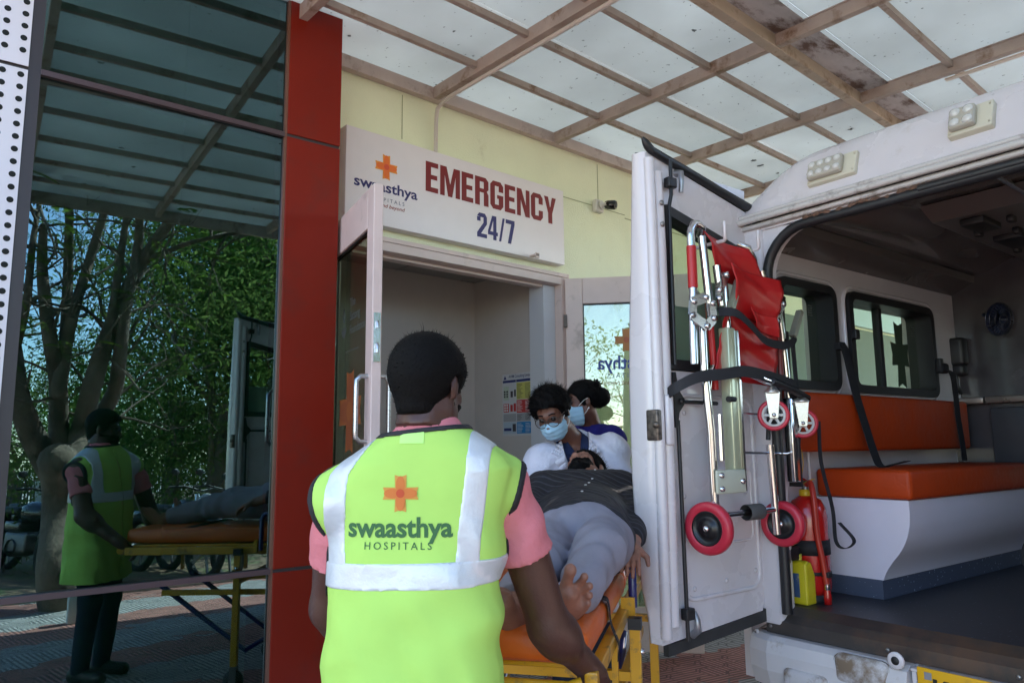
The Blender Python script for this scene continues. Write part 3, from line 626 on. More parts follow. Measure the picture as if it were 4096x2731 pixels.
M_vg = glassy('van_glass', (.80, .87, .80), .02, fres=False)
amb = thing('ambulance', 'white high roof ambulance reversed under the canopy with its rear doors open', 'ambulance', (*VA, 0), VRZ)
YL, YR = .14, -1.70; VX = 4.9
# --- outer side walls with window openings
W1 = (.18, .66); W2 = (.80, 1.72); WZ0, WZ1 = 1.67, 2.17
def wallpieces(m, y0, y1, x0=.03, x1=2.1, z0=.40, z1=2.40, wins=(W1, W2)):
    m.box(x0, x1, y0, y1, z0, WZ0); m.box(x0, x1, y0, y1, WZ1, z1)
    e = x0
    for a, b in wins: m.box(e, a, y0, y1, WZ0+.0005, WZ1-.0005); e = b
    m.box(e, x1, y0, y1, WZ0+.0005, WZ1-.0005)
m = MB(); wallpieces(m, .10, YL); wallpieces(m, YR, YR+.04); m.build('side_wall', M_van, amb)
m = MB(); wallpieces(m, -.02, .02, x1=2.10, z0=1.36, z1=2.36); m.box(.05, 2.10, .03, .06, .70, 1.362); m.build('inner_wall', M_liner, amb); m = MB()
wallpieces(m, YR+.13, YR+.16, x1=2.10, z0=.70, z1=2.36); m.build('inner_wall', M_liner, amb)
# nose of the van (cab, bonnet)
m = MB(); m.prism([(2.1, .38), (2.1, 2.42), (3.7, 2.36), (4.35, 1.45), (4.95, 1.18), (5.05, .42)], YL-.001, YR+.001); m.build('cab_body', M_van, amb)
m = MB(); m.prism([(3.80, 2.23), (4.33, 1.50), (4.34, 1.505), (3.81, 2.235)], YL-.12, YR+.12); m.build('windscreen', mat('dark_screen', (.02, .025, .025), .05), amb)
# wheels
for x in (1.15, 4.1):
    for y in (YL-.14, YR+.14):
        m = MB(); m.lathe([(.0, -.09), (.19, -.09), (.20, -.10), (.31, -.10), (.335, -.07), (.335, .07), (.31, .10), (.20, .10), (.19, .09), (0, .09)], (x, y, .335), (0, 1, 0), 28); w_ = m.build('wheel', mat('tyre_rubber', (.02, .02, .02), .8), amb)
        m = MB(); m.lathe([(0, -.098), (.17, -.098), (.185, -.093)], (x, y, .335), (0, 1, 0), 20); m.lathe([(0, .098), (.17, .098), (.185, .093)], (x, y, .335), (0, 1, 0), 20); m.build('rim', M_inox, w_)
# --- rear frame: pillars, header, gutter
m = MB(); m.bbox(-.005, .10, -.085, .138, .64, 2.39, .02); m.bbox(-.004, .10, YR+.002, YR+.20, .64, 2.39, .02)
m.box(.0, .09, YR+.2, -.085, 2.355, 2.392); m.build('rear_pillar', M_van, amb)
m = MB()                                          # vertical creases and the round screw caps on the pillar
m.tube([(.11, -.045, 1.62), (.11, -.045, 2.24), (.13, -.05, 2.33)], .011, 8); m.tube([(.35, -.03, .95), (.35, -.03, 1.6)], .008, 8); m.build('pillar_trim', M_liner, amb)
def opening(x, ins, z0, z1, n=10, rr=.14):
    yl, yr = -.085-ins, YR+.20+ins; p = [(x, yl, z0)]
    for k in range(n+1):
        a = math.pi-k*math.pi/2/n; p.append((x, yl-rr*(-1)*(-1)+0+rr*(1+0)*0 - 0, 0))
    return p
def arch(x, yl, yr, z0, zt, rr, n=8):
    p = [(x, yl, z0)]
    for k in range(n+1):
        a = k*math.pi/2/n; p.append((x, yl-rr+rr*math.cos(a), zt-rr+rr*math.sin(a)))
    for k in range(n+1):
        a = k*math.pi/2/n; p.append((x, yr+rr-rr*math.sin(a), zt-rr+rr*math.cos(a)))
    return p+[(x, yr, z0)]
m = MB(); m.tube(arch(-.002, -.105, YR+.22, .70, 2.335, .20), .022, 10); m.build('door_seal', M_rub, amb)
# corner gussets filling the rounded opening
def gusset(mb, ysgn, y0, zt, rr, x0, x1, n=8):
    pts = [(y0+ysgn*(-rr+rr*math.cos(k*math.pi/2/n)), zt-rr+rr*math.sin(k*math.pi/2/n)) for k in range(n+1)]+[(y0+ysgn*.02, zt+.03), (y0+ysgn*.02, zt-rr)]
    vs = [(x0, a, b) for a, b in pts]+[(x1, a, b) for a, b in pts]; k = len(pts)
    mb.add(vs, [tuple(range(k)), tuple(range(2*k-1, k-1, -1))]+[(i, (i+1) % k, (i+1) % k+k, i+k) for i in range(k)], False)
m = MB(); gusset(m, 1, -.10, 2.34, .20, .012, .07); m.build('frame_gusset', M_van, amb); m = MB(); gusset(m, -1, YR+.215, 2.34, .20, .012, .07); m.build('frame_gusset', M_van, amb)
m = MB()
gp = [(.5, .158, 2.405), (.02, .155, 2.402), (-.025, .13, 2.400), (-.045, .08, 2.398)]+[(-.045, y, 2.398) for y in np.linspace(0, YR-.05, 14)]
m.tube(gp, .014, 8); m.tube([(x+.012, y, z+.024) for x, y, z in gp], .011, 8); m.tube([(x+.03, y, z-.022) for x, y, z in gp[3:]], .012, 8)
m.build('rain_gutter', mat('gutter_paint', (.55, .52, .50), .4, dirt=(.16, .12, .10), dscale=6, damt=.35), amb)
# rusty torn seal under the gutter on the left half, black rubber strip on the right half
m = MB(); m.tube([(-.012, y, 2.352+.006*math.sin(y*31)+.003*math.sin(y*77)) for y in np.linspace(-.30, -.80, 34)], [.008+.005*math.sin(k*1.9) for k in range(34)], 7); m.build('torn_seal', mat('torn_seal', (.13, .07, .045), .8, var=.5, vscale=60), amb)
m = MB(); m.tube([(-.012, y, 2.345) for y in np.linspace(-.78, YR+.42, 12)], .017, 8); m.build('header_rubber', M_rub, amb)
# --- moulded roof
nx, ny = 60, 70
gx = np.concatenate([np.linspace(0, .3, 34), np.linspace(.33, 4.0, 26)]); gy = np.concatenate([np.linspace(.12, -.45, 30), np.linspace(-.48, -1.08, 10), np.linspace(-1.11, YR+.02, 30)])
def roofz(x, y):
    fx = 1-(1-np.clip(x/.22, 0, 1))**3.2; ed = np.minimum(.12-y, y-(YR+.02)); fy = 1-(1-np.clip(ed/.46, 0, 1))**2.1
    zz = 2.41+.285*fx*fy; return zz*(x < 3.3)+(x >= 3.3)*(2.41+(zz-2.41)*np.clip((4-x)/.7, 0, 1))
vs = [(x-.015, y, float(roofz(x, y))) for x in gx for y in gy]; k = len(gy)
m = MB(); m.add(vs, [(i*k+j, i*k+j+1, (i+1)*k+j+1, (i+1)*k+j) for i in range(len(gx)-1) for j in range(k-1)], True)
m.build('moulded_roof', M_van, amb)
# --- scene lights on the roof
def roof_lamp(yc, zc, w, h, nxl, nzl):
    e = bpy.data.objects.new('scene_lamp', None); link(e, amb); e.location = (.012, yc, zc); e.rotation_euler = (0, R(20), 0)
    m = MB(); m.bbox(-.012, .03, -w/2-.05, w/2+.012, -h/2-.012, h/2+.012, .006)
    for a, b in ((-w/2-.04, h/2-.005), (-w/2-.04, -h/2+.005), (w/2+.002, -h/2-.004)): m.lathe([(.0, 0), (.004, 0), (.003, .002)], (-.012, a, b), (-1, 0, 0), 8)
    m.build('base_plate', mat('aged_cream_plastic', (.60, .56, .44), .5), e)
    m = MB(); m.bbox(-.042, -.0125, -w/2, w/2, -h/2, h/2, .009); b_ = m.build('lamp_body', mat('lamp_body', (.44, .41, .34), .35), e)
    for i in range(nxl):
        for j in range(nzl):
            m = MB(); cy_ = -w/2+w*(i+.5)/nxl; cz_ = -h/2+h*(j+.5)/nzl; r_ = min(w/nxl, h/nzl)*.42
            m.lathe([(r_, 0), (r_*.95, .003), (r_*.6, .007), (r_*.3, .0085), (0, .009)], (-.0422, cy_, cz_), (-1, 0, 0), 14)
            m.build('led_lens', mat('led_lens', (.60, .59, .55), .12, coat=1), b_)
roof_lamp(-.415, 2.535, .15, .085, 4, 2); roof_lamp(-.95, 2.555, .088, .088, 2, 2)
# --- floor, sill, bumper
m = MB(); m.box(.09, 2.1, YR+.16, .03, .66, .715); m.build('floor', M_floor, amb)
m = MB(); m.box(.35, .9, -1.5, -.86, .7152, .7195); m.build('floor_mat', mat('black_mat', (.015, .015, .017), .7), amb)
m = MB(); m.prism([(-.002, .612), (-.002, .664), (.03, .690), (.088, .716), (.088, .60)], YR+.12, -.0)
m.build('sill_tread', M_sill, amb)
m = MB()
for y in (-.02, -.52, -.95, -1.4): m.lathe([(0, 0), (.009, 0), (.006, .004), (0, .004)], (-.002, y, .638), (-1, 0, 0), 10)
m.build('sill_screw', M_inox, amb)
def bump_prof(k=0): return [(-.0, .61), (-.045, .612), (-.075, .595), (-.088, .55), (-.085, .48), (-.06, .41), (-.0, .38)]
m = MB(); P_ = bump_prof()
ys = [.085, .05, -.05, -.62, -.621, -1.3, -1.301, YR+.05, YR-.02]
xo = [.16, .03, 0, 0, .05, .05, 0, 0, .05]
vs = [(x+o, y, z) for y, o in zip(ys, xo) for x, z in P_]; n = len(P_)
m.add(vs, [(i*n+j, i*n+j+1, (i+1)*n+j+1, (i+1)*n+j) for i in range(len(ys)-1) for j in range(n-1)], False)
m.build('rear_bumper', M_vand, amb, bevel=.004)
m = MB(); m.box(.0, .10, YR+.1, .05, .34, .61); m.build('bumper_backing', M_rub, amb)
m = MB(); m.bbox(-.105, -.06, -.32, -.13, .40, .512, .02); m.bbox(-.094, -.05, -.56, -.345, .50, .612, .03); m.build('bumper_step', mat('peeling_paint', (.58, .56, .57), .5, dirt=(.22, .16, .11), dscale=7, damt=.62), amb)
for y, z, r_ in ((-.59, .630, .030), (.035, .60, .020), (.03, .545, .020)):
    m = MB(); x_ = -.084 if y < -.1 else -.02
    m.lathe([(r_, 0), (r_, .006), (r_*.9, .009), (r_*.5, .009)], (x_, y, z), (-1, .0 if y < -.1 else .5, 0), 20); o_ = m.build('parking_sensor', M_van, amb)
    m = MB(); m.lathe([(r_*.5, .0092), (r_*.45, .011), (0, .011)], (x_, y, z), (-1, .0 if y < -.1 else .5, 0), 16); m.build('sensor_eye', M_rub, o_)
pl = bpy.data.objects.new('number_plate', None); link(pl, amb)
m = MB(); m.bbox(-.075, -.066, -1.16, -.655, .485, .622, .003); m.build('plate_sheet', mat('plate_yellow', (.75, .40, .01), .4, dirt=(.4, .2, .02), dscale=4, damt=.25), pl)
m = MB(); lettering(m, (-.0755, -.90, .545), (0, -1, 0), (0, 0, 1), .115, body='KA 01 AH', bold=.03, sx=.8); lettering(m, (-.0755, -.685, .56), (0, -1, 0), (0, 0, 1), .022, body='IND', bold=.02); m.build('plate_lettering', mat('plate_black', (.01, .01, .01), .5), pl)
m = MB(); m.box(-.0757, -.0752, -.705, -.68, .585, .61); m.build('plate_hologram', mat('hologram', (.25, .25, .27), .3), pl)
m = MB(); m.bbox(-.07, -.0, -1.25, -.63, .60, .611, .004); m.box(-.068, 0, -.65, -.635, .44, .60); m.build('plate_recess', M_van, amb)
# --- window surrounds and glass
def rrect(x0, x1, z0, z1, r_, n=5):
    p = []
    for cx, cz, a0 in ((x1-r_, z1-r_, 0), (x0+r_, z1-r_, 90), (x0+r_, z0+r_, 180), (x1-r_, z0+r_, 270)):
        for k in range(n+1): a = R(a0+90*k/n); p.append((cx+r_*math.cos(a), cz+r_*math.sin(a)))
    return p
def ring(mb, outer, inner, y0, y1):
    n = len(outer); vs = [(x, y0, z) for x, z in outer]+[(x, y0, z) for x, z in inner]+[(x, y1, z) for x, z in outer]+[(x, y1, z) for x, z in inner]
    f = []
    for i in range(n):
        j = (i+1) % n; f += [(i, j, n+j, n+i), (2*n+i, 3*n+i, 3*n+j, 2*n+j), (i, 2*n+i, 2*n+j, j), (n+i, n+j, 3*n+j, 3*n+i)]
    mb.add(vs, f, False)
def side_window(x0, x1, mull, nm):
    e = bpy.data.objects.new(nm, None); link(e, amb)
    m = MB(); ring(m, rrect(x0-.012, x1+.012, WZ0-.012, WZ1+.012, .06), rrect(x0+.028, x1-.028, WZ0+.028, WZ1-.028, .035), -.045, .10)
    if mull: xm = x0+(x1-x0)*.47; m.box(xm, xm+.03, .03, .07, WZ0+.02, WZ1-.02)
    m.build('window_rubber', M_rub, e)
    m = MB(); m.box(x0+.02, x1-.02, .045, .051, WZ0+.02, WZ1-.02); m.build('window_glass', M_vg, e)
    return e
w1 = side_window(*W1, False, 'side_window'); w2 = side_window(*W2, True, 'side_window')
for e, x_, z_ in ((w1, W1[1]-.09, 2.04), (w2, W2[0]+.09, 2.06), (w2, W2[1]-.07, 2.02)):   # etched glass marks
    m = MB()
    for i in range(5): m.box(x_-.02+.001*i, x_+.018-.002*(i % 3), .0435, .0442, z_+.012*i, z_+.012*i+.006)
    m.build('glass_mark', mat('etched_mark', (.08, .09, .08), .8), e)
m = MB(); logo_c = (1.47, .043, 1.90)
P2 = [(-.05, -.19), (0, -.165), (.05, -.19), (.045, -.06), (.10, -.065), (.09, .0), (.105, .07), (.04, .062), (.052, .19), (0, .17), (-.052, .19), (-.045, .062), (-.105, .07), (-.09, 0), (-.10, -.065), (-.038, -.06)]
m.add([(logo_c[0]+x, logo_c[1], logo_c[2]+z) for x, z in P2], [tuple(range(16))]); m.build('cross_decal', mat('dark_green_decal', (.035, .06, .035), .7), w2)
for x_, z_ in ((W1[0]-.02, 2.05), (W1[0]-.02, 1.72), (W2[1]+.0, 1.86), (W2[0]-.0, 1.95)):
    m = MB(); m.bbox(x_-.02, x_+.02, -.075, -.045, z_-.025, z_+.025, .006); m.build('window_latch', M_rub, amb)
# raised ribs pressed into the liner
m = MB(); m.tube([(x, -.024, z) for x, z in rrect(W1[0]-.03, W1[1]+.035, WZ0-.035, WZ1+.035, .08)]+[(W1[1]+.035, -.024, WZ1-.045)], .010, 8)
m.tube([(x, -.024, z) for x, z in rrect(W2[0]-.035, W2[1]+.04, WZ0-.035, WZ1+.035, .09)]+[(W2[1]+.04, -.024, WZ1-.055)], .011, 8); m.build('window_rib', M_liner, amb)
# --- backrest, bench, belts
m = MB(); m.bbox(.10, 1.98, -.085, -.022, 1.365, 1.64, .018); m.build('backrest', M_ored, amb)
m = MB(); m.bbox(.48, 2.05, -.425, .02, 1.155, 1.285, .02); m.build('seat_cushion', M_ored, amb)
prof = [(-.02-.0, .80)]; bp_ = [(.03, .80), (.03, 1.152)]+[(float(np.interp(z, [.80, .84, .885, .93, .98, 1.04, 1.10, 1.152], [-.262, -.280, -.312, -.350, -.378, -.396, -.402, -.400])), float(z)) for z in 1.152-.352*np.linspace(0, 1, 24)]; bp_ = bp_[:2]+[((bp_[i-1][0]+2*bp_[i][0]+bp_[min(i+1, len(bp_)-1)][0])/4, bp_[i][1]) for i in range(3, len(bp_))]; bp_.insert(2, (-.400, 1.152))
m = MB(); n = len(bp_); vs = [(.50, y, z) for y, z in bp_]+[(2.06, y, z) for y, z in bp_]
m.add(vs, [tuple(range(n)), tuple(range(2*n-1, n-1, -1))], False); m.add(vs, [(i, (i+1) % n, (i+1) % n+n, i+n) for i in (0, 1, n-1)], False); m.add(vs, [(i, i+1, i+1+n, i+n) for i in range(2, n-1)], True); m.build('bench_base', M_bed, amb)
m = MB(); m.box(.502, 2.06, -.258, .03, .716, .7995); m.build('kick_strip', M_kick, amb)
def strap(mb, pts, w, wd=(0, 0, 1), t=.003):
    """flat webbing along pts, width direction wd"""
    pts = [Vector(p) for p in pts]; wd = Vector(wd).normalized(); vs = []
    for i, p in enumerate(pts):
        d = (pts[min(i+1, len(pts)-1)]-pts[max(i-1, 0)]).normalized(); n_ = d.cross(wd); n_ = n_.normalized() if n_.length > 1e-5 else Vector((0, 1, 0))
        for a, b in ((-1, -1), (1, -1), (1, 1), (-1, 1)): vs.append(p+wd*a*w/2+n_*b*t/2)
    n = len(pts); f = [(i*4+j, i*4+(j+1) % 4, (i+1)*4+(j+1) % 4, (i+1)*4+j) for i in range(n-1) for j in range(4)]+[(3, 2, 1, 0), tuple(range(4*n-4, 4*n))]
    mb.add(vs, f, False); return mb
M_web = mat('black_webbing', (.012, .012, .016), .7)
def spl(pts, n=6):
    """Catmull-Rom through pts"""
    P = [np.array(p, float) for p in pts]; P = [2*P[0]-P[1]]+P+[2*P[-1]-P[-2]]; o = []
    for i in range(1, len(P)-2):
        for k in range(n):
            t = k/n; a, b, c, d = P[i-1:i+3]
            o.append(.5*((2*b)+(-a+c)*t+(2*a-5*b+4*c-d)*t*t+(-a+3*b-3*c+d)*t**3))
    return o+[P[-2]]
m = MB(); strap(m, spl([(.655, -.06, 1.90), (.66, -.08, 1.84), (.68, -.10, 1.66), (.73, -.11, 1.50), (.72, -.15, 1.36), (.68, -.20, 1.293), (.76, -.22, 1.30), (.86, -.24, 1.315)]), .070, (1, 0, 0)); m.bbox(.63, .68, -.07, -.03, 1.86, 1.90, .008); m.build('seat_belt', M_web, amb)
m = MB(); strap(m, spl([(1.76, -.06, 1.83), (1.78, -.10, 1.78), (1.80, -.10, 1.55), (1.80, -.11, 1.4), (1.76, -.13, 1.30)]), .065, (1, 0, 0)); m.bbox(1.70, 1.80, -.08, -.03, 1.80, 1.86, .015); m.build('seat_belt', M_web, amb)
# --- ceiling liner and overhead console
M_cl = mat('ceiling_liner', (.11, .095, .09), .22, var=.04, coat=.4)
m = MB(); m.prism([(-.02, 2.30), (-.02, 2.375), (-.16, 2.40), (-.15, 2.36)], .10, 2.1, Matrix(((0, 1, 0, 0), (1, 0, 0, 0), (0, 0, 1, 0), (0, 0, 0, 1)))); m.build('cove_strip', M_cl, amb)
def sheet(fn, us, vs_, name, mt, par):
    mb = MB(); k = len(vs_); mb.add([fn(a, b) for a in us for b in vs_], [(i*k+j, i*k+j+1, (i+1)*k+j+1, (i+1)*k+j) for i in range(len(us)-1) for j in range(k-1)], True); return mb.build(name, mt, par)
def ceil_z(x, y):
    d = 2.405+.075*(1/(1+math.exp(-((-.30-.10*math.sin(max(0, min(1, (x-.3)/1.2))*math.pi))-y)*28)))
    return d
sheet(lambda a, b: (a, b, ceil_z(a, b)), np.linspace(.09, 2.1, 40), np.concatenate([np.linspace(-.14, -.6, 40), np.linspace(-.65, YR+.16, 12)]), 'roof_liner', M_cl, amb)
m = MB(); m.prism([(.62, 2.47), (.74, 2.415), (1.9, 2.395), (1.95, 2.47)], -.50, -1.0); m.build('overhead_console', mat('console_plastic', (.12, .105, .10), .3, coat=.3), amb)
for x0, x1, y0, y1 in ((.78, .98, -.60, -.70), (1.20, 1.45, -.58, -.70)):
    m = MB(); M_ = Matrix.Rotation(R(0), 4, 'Z'); m.bbox(x0, x1, y1, y0, 2.380, 2.412, .006, M_)
    m.build('air_vent', M_rub, amb)
for x0, y0 in ((.86, -.76), (1.10, -.70), (1.0, -.57), (1.5, -.56)):
    m = MB(); m.bbox(x0, x0+.05, y0-.03, y0, 2.375, 2.408, .008); m.build('console_knob', M_rub, amb)
m = MB(); m.tube([(.12, -.92, 2.44), (2.0, -.86, 2.42)], .012, 8); m.build('grab_rail', M_chrome, amb)
# --- bulkhead with fan, bag, counter
m = MB(); m.box(2.06, 2.10, YR+.16, .03, .715, 2.47); m.build('bulkhead', mat('bulkhead_grey', (.06, .055, .06), .22, var=.15, coat=.4), amb)
m = MB(); m.bbox(1.98, 2.058, -.17, .025, 1.625, 1.665, .006); m.bbox(1.98, 2.058, -.60, -.18, 1.625, 1.665, .006); m.build('counter_edge', mat('counter_metal', (.28, .23, .20), .3, metal=.7, var=.2), amb)
m = MB(); m.bbox(2.0, 2.058, -.62, -.19, 1.28, 1.60, .01); m.build('equipment_cabinet', mat('cabinet_dark', (.05, .05, .055), .3), amb)
m = MB(); m.bbox(1.97, 2.055, -.09, .01, 1.86, 2.03, .02); m.bbox(1.98, 2.055, -.08, .0, 1.80, 1.87, .02); m.tube([(2.0, -.03, 1.82), (1.99, -.035, 1.74), (2.0, -.045, 1.69), (2.01, -.03, 1.70), (2.0, -.02, 1.8)], .010, 8); m.build('hanging_handset', M_rub, amb)
fan = bpy.data.objects.new('cabin_fan', None); link(fan, amb); fan.location = (1.93, -.31, 2.10)
fa = Vector((-.35, -.93, -.15)).normalized(); M_fb = mat('fan_blue', (.008, .016, .055), .3)
m = MB()
q_ = fa.to_track_quat('Z', 'Y').to_matrix().to_4x4()
for rr_, hh in ((.095, 0), (.09, .02), (.06, .03), (.03, .034)):
    m.tube([q_ @ Vector((rr_*math.cos(t), rr_*math.sin(t), hh)) for t in np.linspace(0, 2*math.pi, 25)], .0022, 5)
for t in np.linspace(0, 2*math.pi, 28, endpoint=False): m.tube([q_ @ Vector((c*math.cos(t), c*math.sin(t), h)) for c, h in ((.095, 0), (.09, .02), (.06, .03), (.02, .035))], .0012, 4)
m.build('fan_guard', mat('dark_wire', (.08, .09, .12), .3, metal=.8), fan)
m = MB()
for k in range(3):
    t = k*2.094; m.add([q_ @ Vector(v) for v in [(.02*math.cos(t), .02*math.sin(t), .005), (.08*math.cos(t+.1), .08*math.sin(t+.1), .0), (.085*math.cos(t+.9), .085*math.sin(t+.9), .018), (.02*math.cos(t+1.2), .02*math.sin(t+1.2), .012)]], [(0, 1, 2, 3)])
m.build('fan_blade', M_fb, fan)
m = MB(); m.lathe([(0, -.05), (.03, -.05), (.035, -.02), (.03, .0), (.095, .0)], (0, 0, 0), fa, 18); m.tube([Vector(fa)*-.05, (.08, .10, .05), (.11, .10, .05)], .012, 8); m.build('fan_housing', M_fb, fan)
# --- rear doors
def poly_prism(mb, poly, y0, y1): mb.prism(poly, y0, y1)
def rear_door(left=True):
    e = bpy.data.objects.new('rear_door', None); link(e, amb)
    if not left: e.location = (0, YR-.10+.06, 0); e.scale = (1, -1, 1)
    def arc(cx, cz, r_, a0, a1, n=6): return [(cx+r_*math.cos(R(a0+(a1-a0)*k/n)), cz+r_*math.sin(R(a0+(a1-a0)*k/n))) for k in range(n+1)]
    X0, X1 = -.655, .062
    # inner skin in one mesh: lower panel, stiles, top panel (butted)
    m = MB()
    m.prism([(X0, 1.70), (X0, .655), (-.02, .70)]+arc(X1-.10, .82, .10, -75, 0, 5)+[(X1, 1.70)], .001, .045)
    m.prism([(X0, 1.7005), (-.575, 1.7005), (-.575, 2.385), (X0, 2.385)], .001, .045); m.prism([(.02, 1.7005), (X1, 1.7005), (X1, 2.225), (.02, 2.225)], .001, .045)
    m.prism([(X0, 2.3855), (-.5755, 2.3855), (-.54, 2.395), (-.06, 2.285), (.0, 2.2255), (X1, 2.2255), (X1, 2.36)]+arc(-.01, 2.39, .075, 0, 75, 5)+[(X0, 2.60)], .001, .045)
    m.build('inner_skin', M_van, e)
    # closing edge: folded, rounded stile with outer skin bulging behind it
    zs = [.66, .75, .85, 1.0, 1.28, 1.64, 1.9, 2.13, 2.4, 2.60]; bo = [.050, .058, .085, .105, .118, .118, .105, .088, .072, .06]
    m = MB(); vs = []
    for z, b in zip(zs, bo):
        xx = [(-.652, -.0), (-.663, .012), (-.668, .04), (-.672, b-.012), (-.668, b), (-.655, b+.003)]
        vs += [(x, y, z) for x, y in xx]
    n = 6; m.add(vs, [(i*n+j, i*n+j+1, (i+1)*n+j+1, (i+1)*n+j) for i in range(len(zs)-1) for j in range(n-1)], True)
    m.build('closing_edge', M_van, e)
    m = MB(); m.tube([(-.640, -.006, .68), (-.640, -.010, 1.2), (-.640, -.010, 2.2), (-.640, -.006, 2.57)], .022, 12)
    m.tube([(-.595, -.002, .72), (-.595, -.008, 1.2), (-.595, -.008, 2.2), (-.595, -.002, 2.52)], .026, 12); m.build('edge_moulding', M_van, e)
    # outer skin, following the bulge
    m = MB()
    def outer(x0, x1, za, zb):
        zz = [za]+[z for z in zs if za < z < zb]+[zb]; vv = []
        for z in zz:
            b = float(np.interp(z, zs, bo))+.003; vv += [(x0, b, z), (x1, b, z)]
        m.add(vv, [(2*i, 2*i+1, 2*i+3, 2*i+2) for i in range(len(zz)-1)], True)
    outer(-.655, .10, .66, 1.70); outer(-.655, -.575, 1.70, 2.37); outer(.02, .10, 1.70, 2.37); outer(-.655, .10, 2.37, 2.60)
    m.build('outer_skin', M_van, e)
    # glazing
    g_ = [(-.575, 1.705), (.018, 1.705), (.018, 2.21), (-.02, 2.27), (-.06, 2.283), (-.54, 2.392), (-.575, 2.383)]
    m = MB(); m.prism(g_, .030, .035); m.build('door_glass', M_vg, e)
    m = MB(); ins = [(-.535, 1.745), (-.02, 1.745), (-.02, 2.185), (-.05, 2.235), (-.085, 2.245), (-.52, 2.345), (-.535, 2.335)]
    ring(m, g_, ins, -.012, .06); m.build('glass_rubber', M_rub, e)
    m = MB(); m.box(-.53, -.02, .036, .052, 2.285, 2.305); m.build('outer_rail', M_van, e) if False else None
    # star of life and frosted lower half, on the outside of the pane
    m = MB(); m.box(-.535, -.02, .036, .0365, 1.745, 1.98); m.build('frosted_film', mat('frosted_film', (.55, .58, .55), .5), e)
    m = MB(); c_ = (-.22, 1.97)
    def armp(s, k): 
        a = k*math.pi/3; ca, sa = math.cos(a), math.sin(a); return [(c_[0]+x*ca-z*sa, c_[1]+x*sa+z*ca) for x, z in [(-.032*s, -.125*s), (.032*s, -.125*s), (.032*s, .125*s), (-.032*s, .125*s)]]
    for k in range(3): m.add([(x, .0372+.0004*k, z) for x, z in armp(1.12, k)], [(0, 1, 2, 3)])
    m.cur = 1
    for k in range(3): m.add([(x, .0386+.0004*k, z) for x, z in armp(1, k)], [(0, 1, 2, 3)])
    m.cur = 0; sn_ = [(c_[0]+.012*math.sin(t*9), .0402, c_[1]-.085+.17*t) for t in np.linspace(0, 1, 30)]; m.tube(sn_, .004, 5); m.tube([(c_[0], .0404, c_[1]-.1), (c_[0], .0404, c_[1]+.1)], .003, 5)
    m.build('rescue_star', [mat('star_white', (.5, .55, .55), .6), mat('star_blue', (.02, .05, .12), .6)], e)
    # seals: top strip, bottom strip, flap at the closing corner
    m = MB(); tp = [(-.67, -.004, 2.655), (-.63, -.006, 2.615), (-.58, -.008, 2.60), (-.3, -.008, 2.548), (-.03, -.008, 2.492), (.075, -.008, 2.475), (.085, -.008, 2.44), (.08, -.006, 2.36)]
    m.tube(spl(tp, 4), [.006, .012, .016]+[.018]*(len(spl(tp, 4))-6)+[.015, .010, .006], 8); m.prism([(-.60, 2.60), (-.60, 2.625), (.10, 2.50), (.095, 2.34), (.07, 2.46)], -.004, .03)
    m.build('top_seal', M_rub, e)
    m = MB(); m.prism([(-.63, .612), (-.63, .654), (-.02, .698), (.06, .745), (.085, .83), (.095, .78), (.09, .715), (.0, .655)], -.005, .02); m.build('bottom_seal', mat('worn_rubber', (.03, .03, .03), .6, var=.3, vscale=20), e)
    # pressed panel: raised border of the lower half
    pr = [(x, z) for x, z in rrect(-.515, -.03, .80, 1.60, .055, 6)]
    m = MB(); m.tube([(x, .000, z) for x, z in pr]+[(pr[0][0], .0, pr[0][1])], .009, 8)
    pr = rrect(-.30, -.06, 1.00, 1.30, .03, 5); m.tube([(x, .001, z) for x, z in pr]+[(pr[0][0], .001, pr[0][1])], .006, 8); m.build('pressed_rib', M_van, e)
    for x, z in ((-.46, .84), (-.26, .85), (-.06, .87), (-.50, 1.20), (-.10, 1.20), (-.48, 1.53)):
        m = MB(); m.lathe([(.010, -.001), (.010, -.004), (.004, -.006), (0, -.006)], (x, 0, z), (0, 1, 0), 10)
        m.lathe([(.010, 0), (.009, .004), (0, .005)], (x, .0, z), (0, -1, 0), 10); m.build('panel_clip', M_liner, e)
    # lock rod with guides, triangular lever, handle bar, catch
    m = MB(); m.tube([(-.535, -.030, 2.58), (-.535, -.030, 2.50), (-.535, -.028, 2.43), (-.548, -.026, 2.38), (-.55, -.024, 1.72)], .008, 8); m.tube([(-.548, -.026, 1.50), (-.545, -.026, 1.2), (-.54, -.026, .66)], .008, 8)
    m.build('lock_rod', M_rub, e)
    for z in (2.48, .76): m = MB(); m.bbox(-.562, -.512, -.045, -.012, z-.022, z+.022, .006); m.build('rod_guide', M_rub, e)
    m = MB(); m.prism([(-.572, 1.69), (-.558, 1.69), (-.545, 1.62), (-.512, 1.585), (-.512, 1.565), (-.545, 1.53), (-.558, 1.47), (-.572, 1.47)], -.034, -.022); m.lathe([(.012, 0), (.012, .012), (.005, .014)], (-.535, -.034, 1.575), (0, -1, 0), 12); m.build('lock_lever', M_rub, e)
    m = MB(); m.tube([(-.53, -.036, 1.572), (-.45, -.045, 1.572), (-.33, -.05, 1.57)], .008, 8); m.build('lever_bar', M_rub, e)
    m = MB(); m.bbox(-.625, -.585, -.045, -.02, 1.40, 1.60, .012); m.build('striker_housing', M_van, e)
    m = MB(); m.bbox(-.672, -.640, -.03, .03, 1.42, 1.54, .006); m.lathe([(.014, 0), (.014, .02), (0, .02)], (-.665, -.02, 1.48), (-1, -.6, 0), 12); m.build('door_catch', mat('greasy_steel', (.16, .13, .11), .4, metal=.8, var=.5, vscale=60), e)
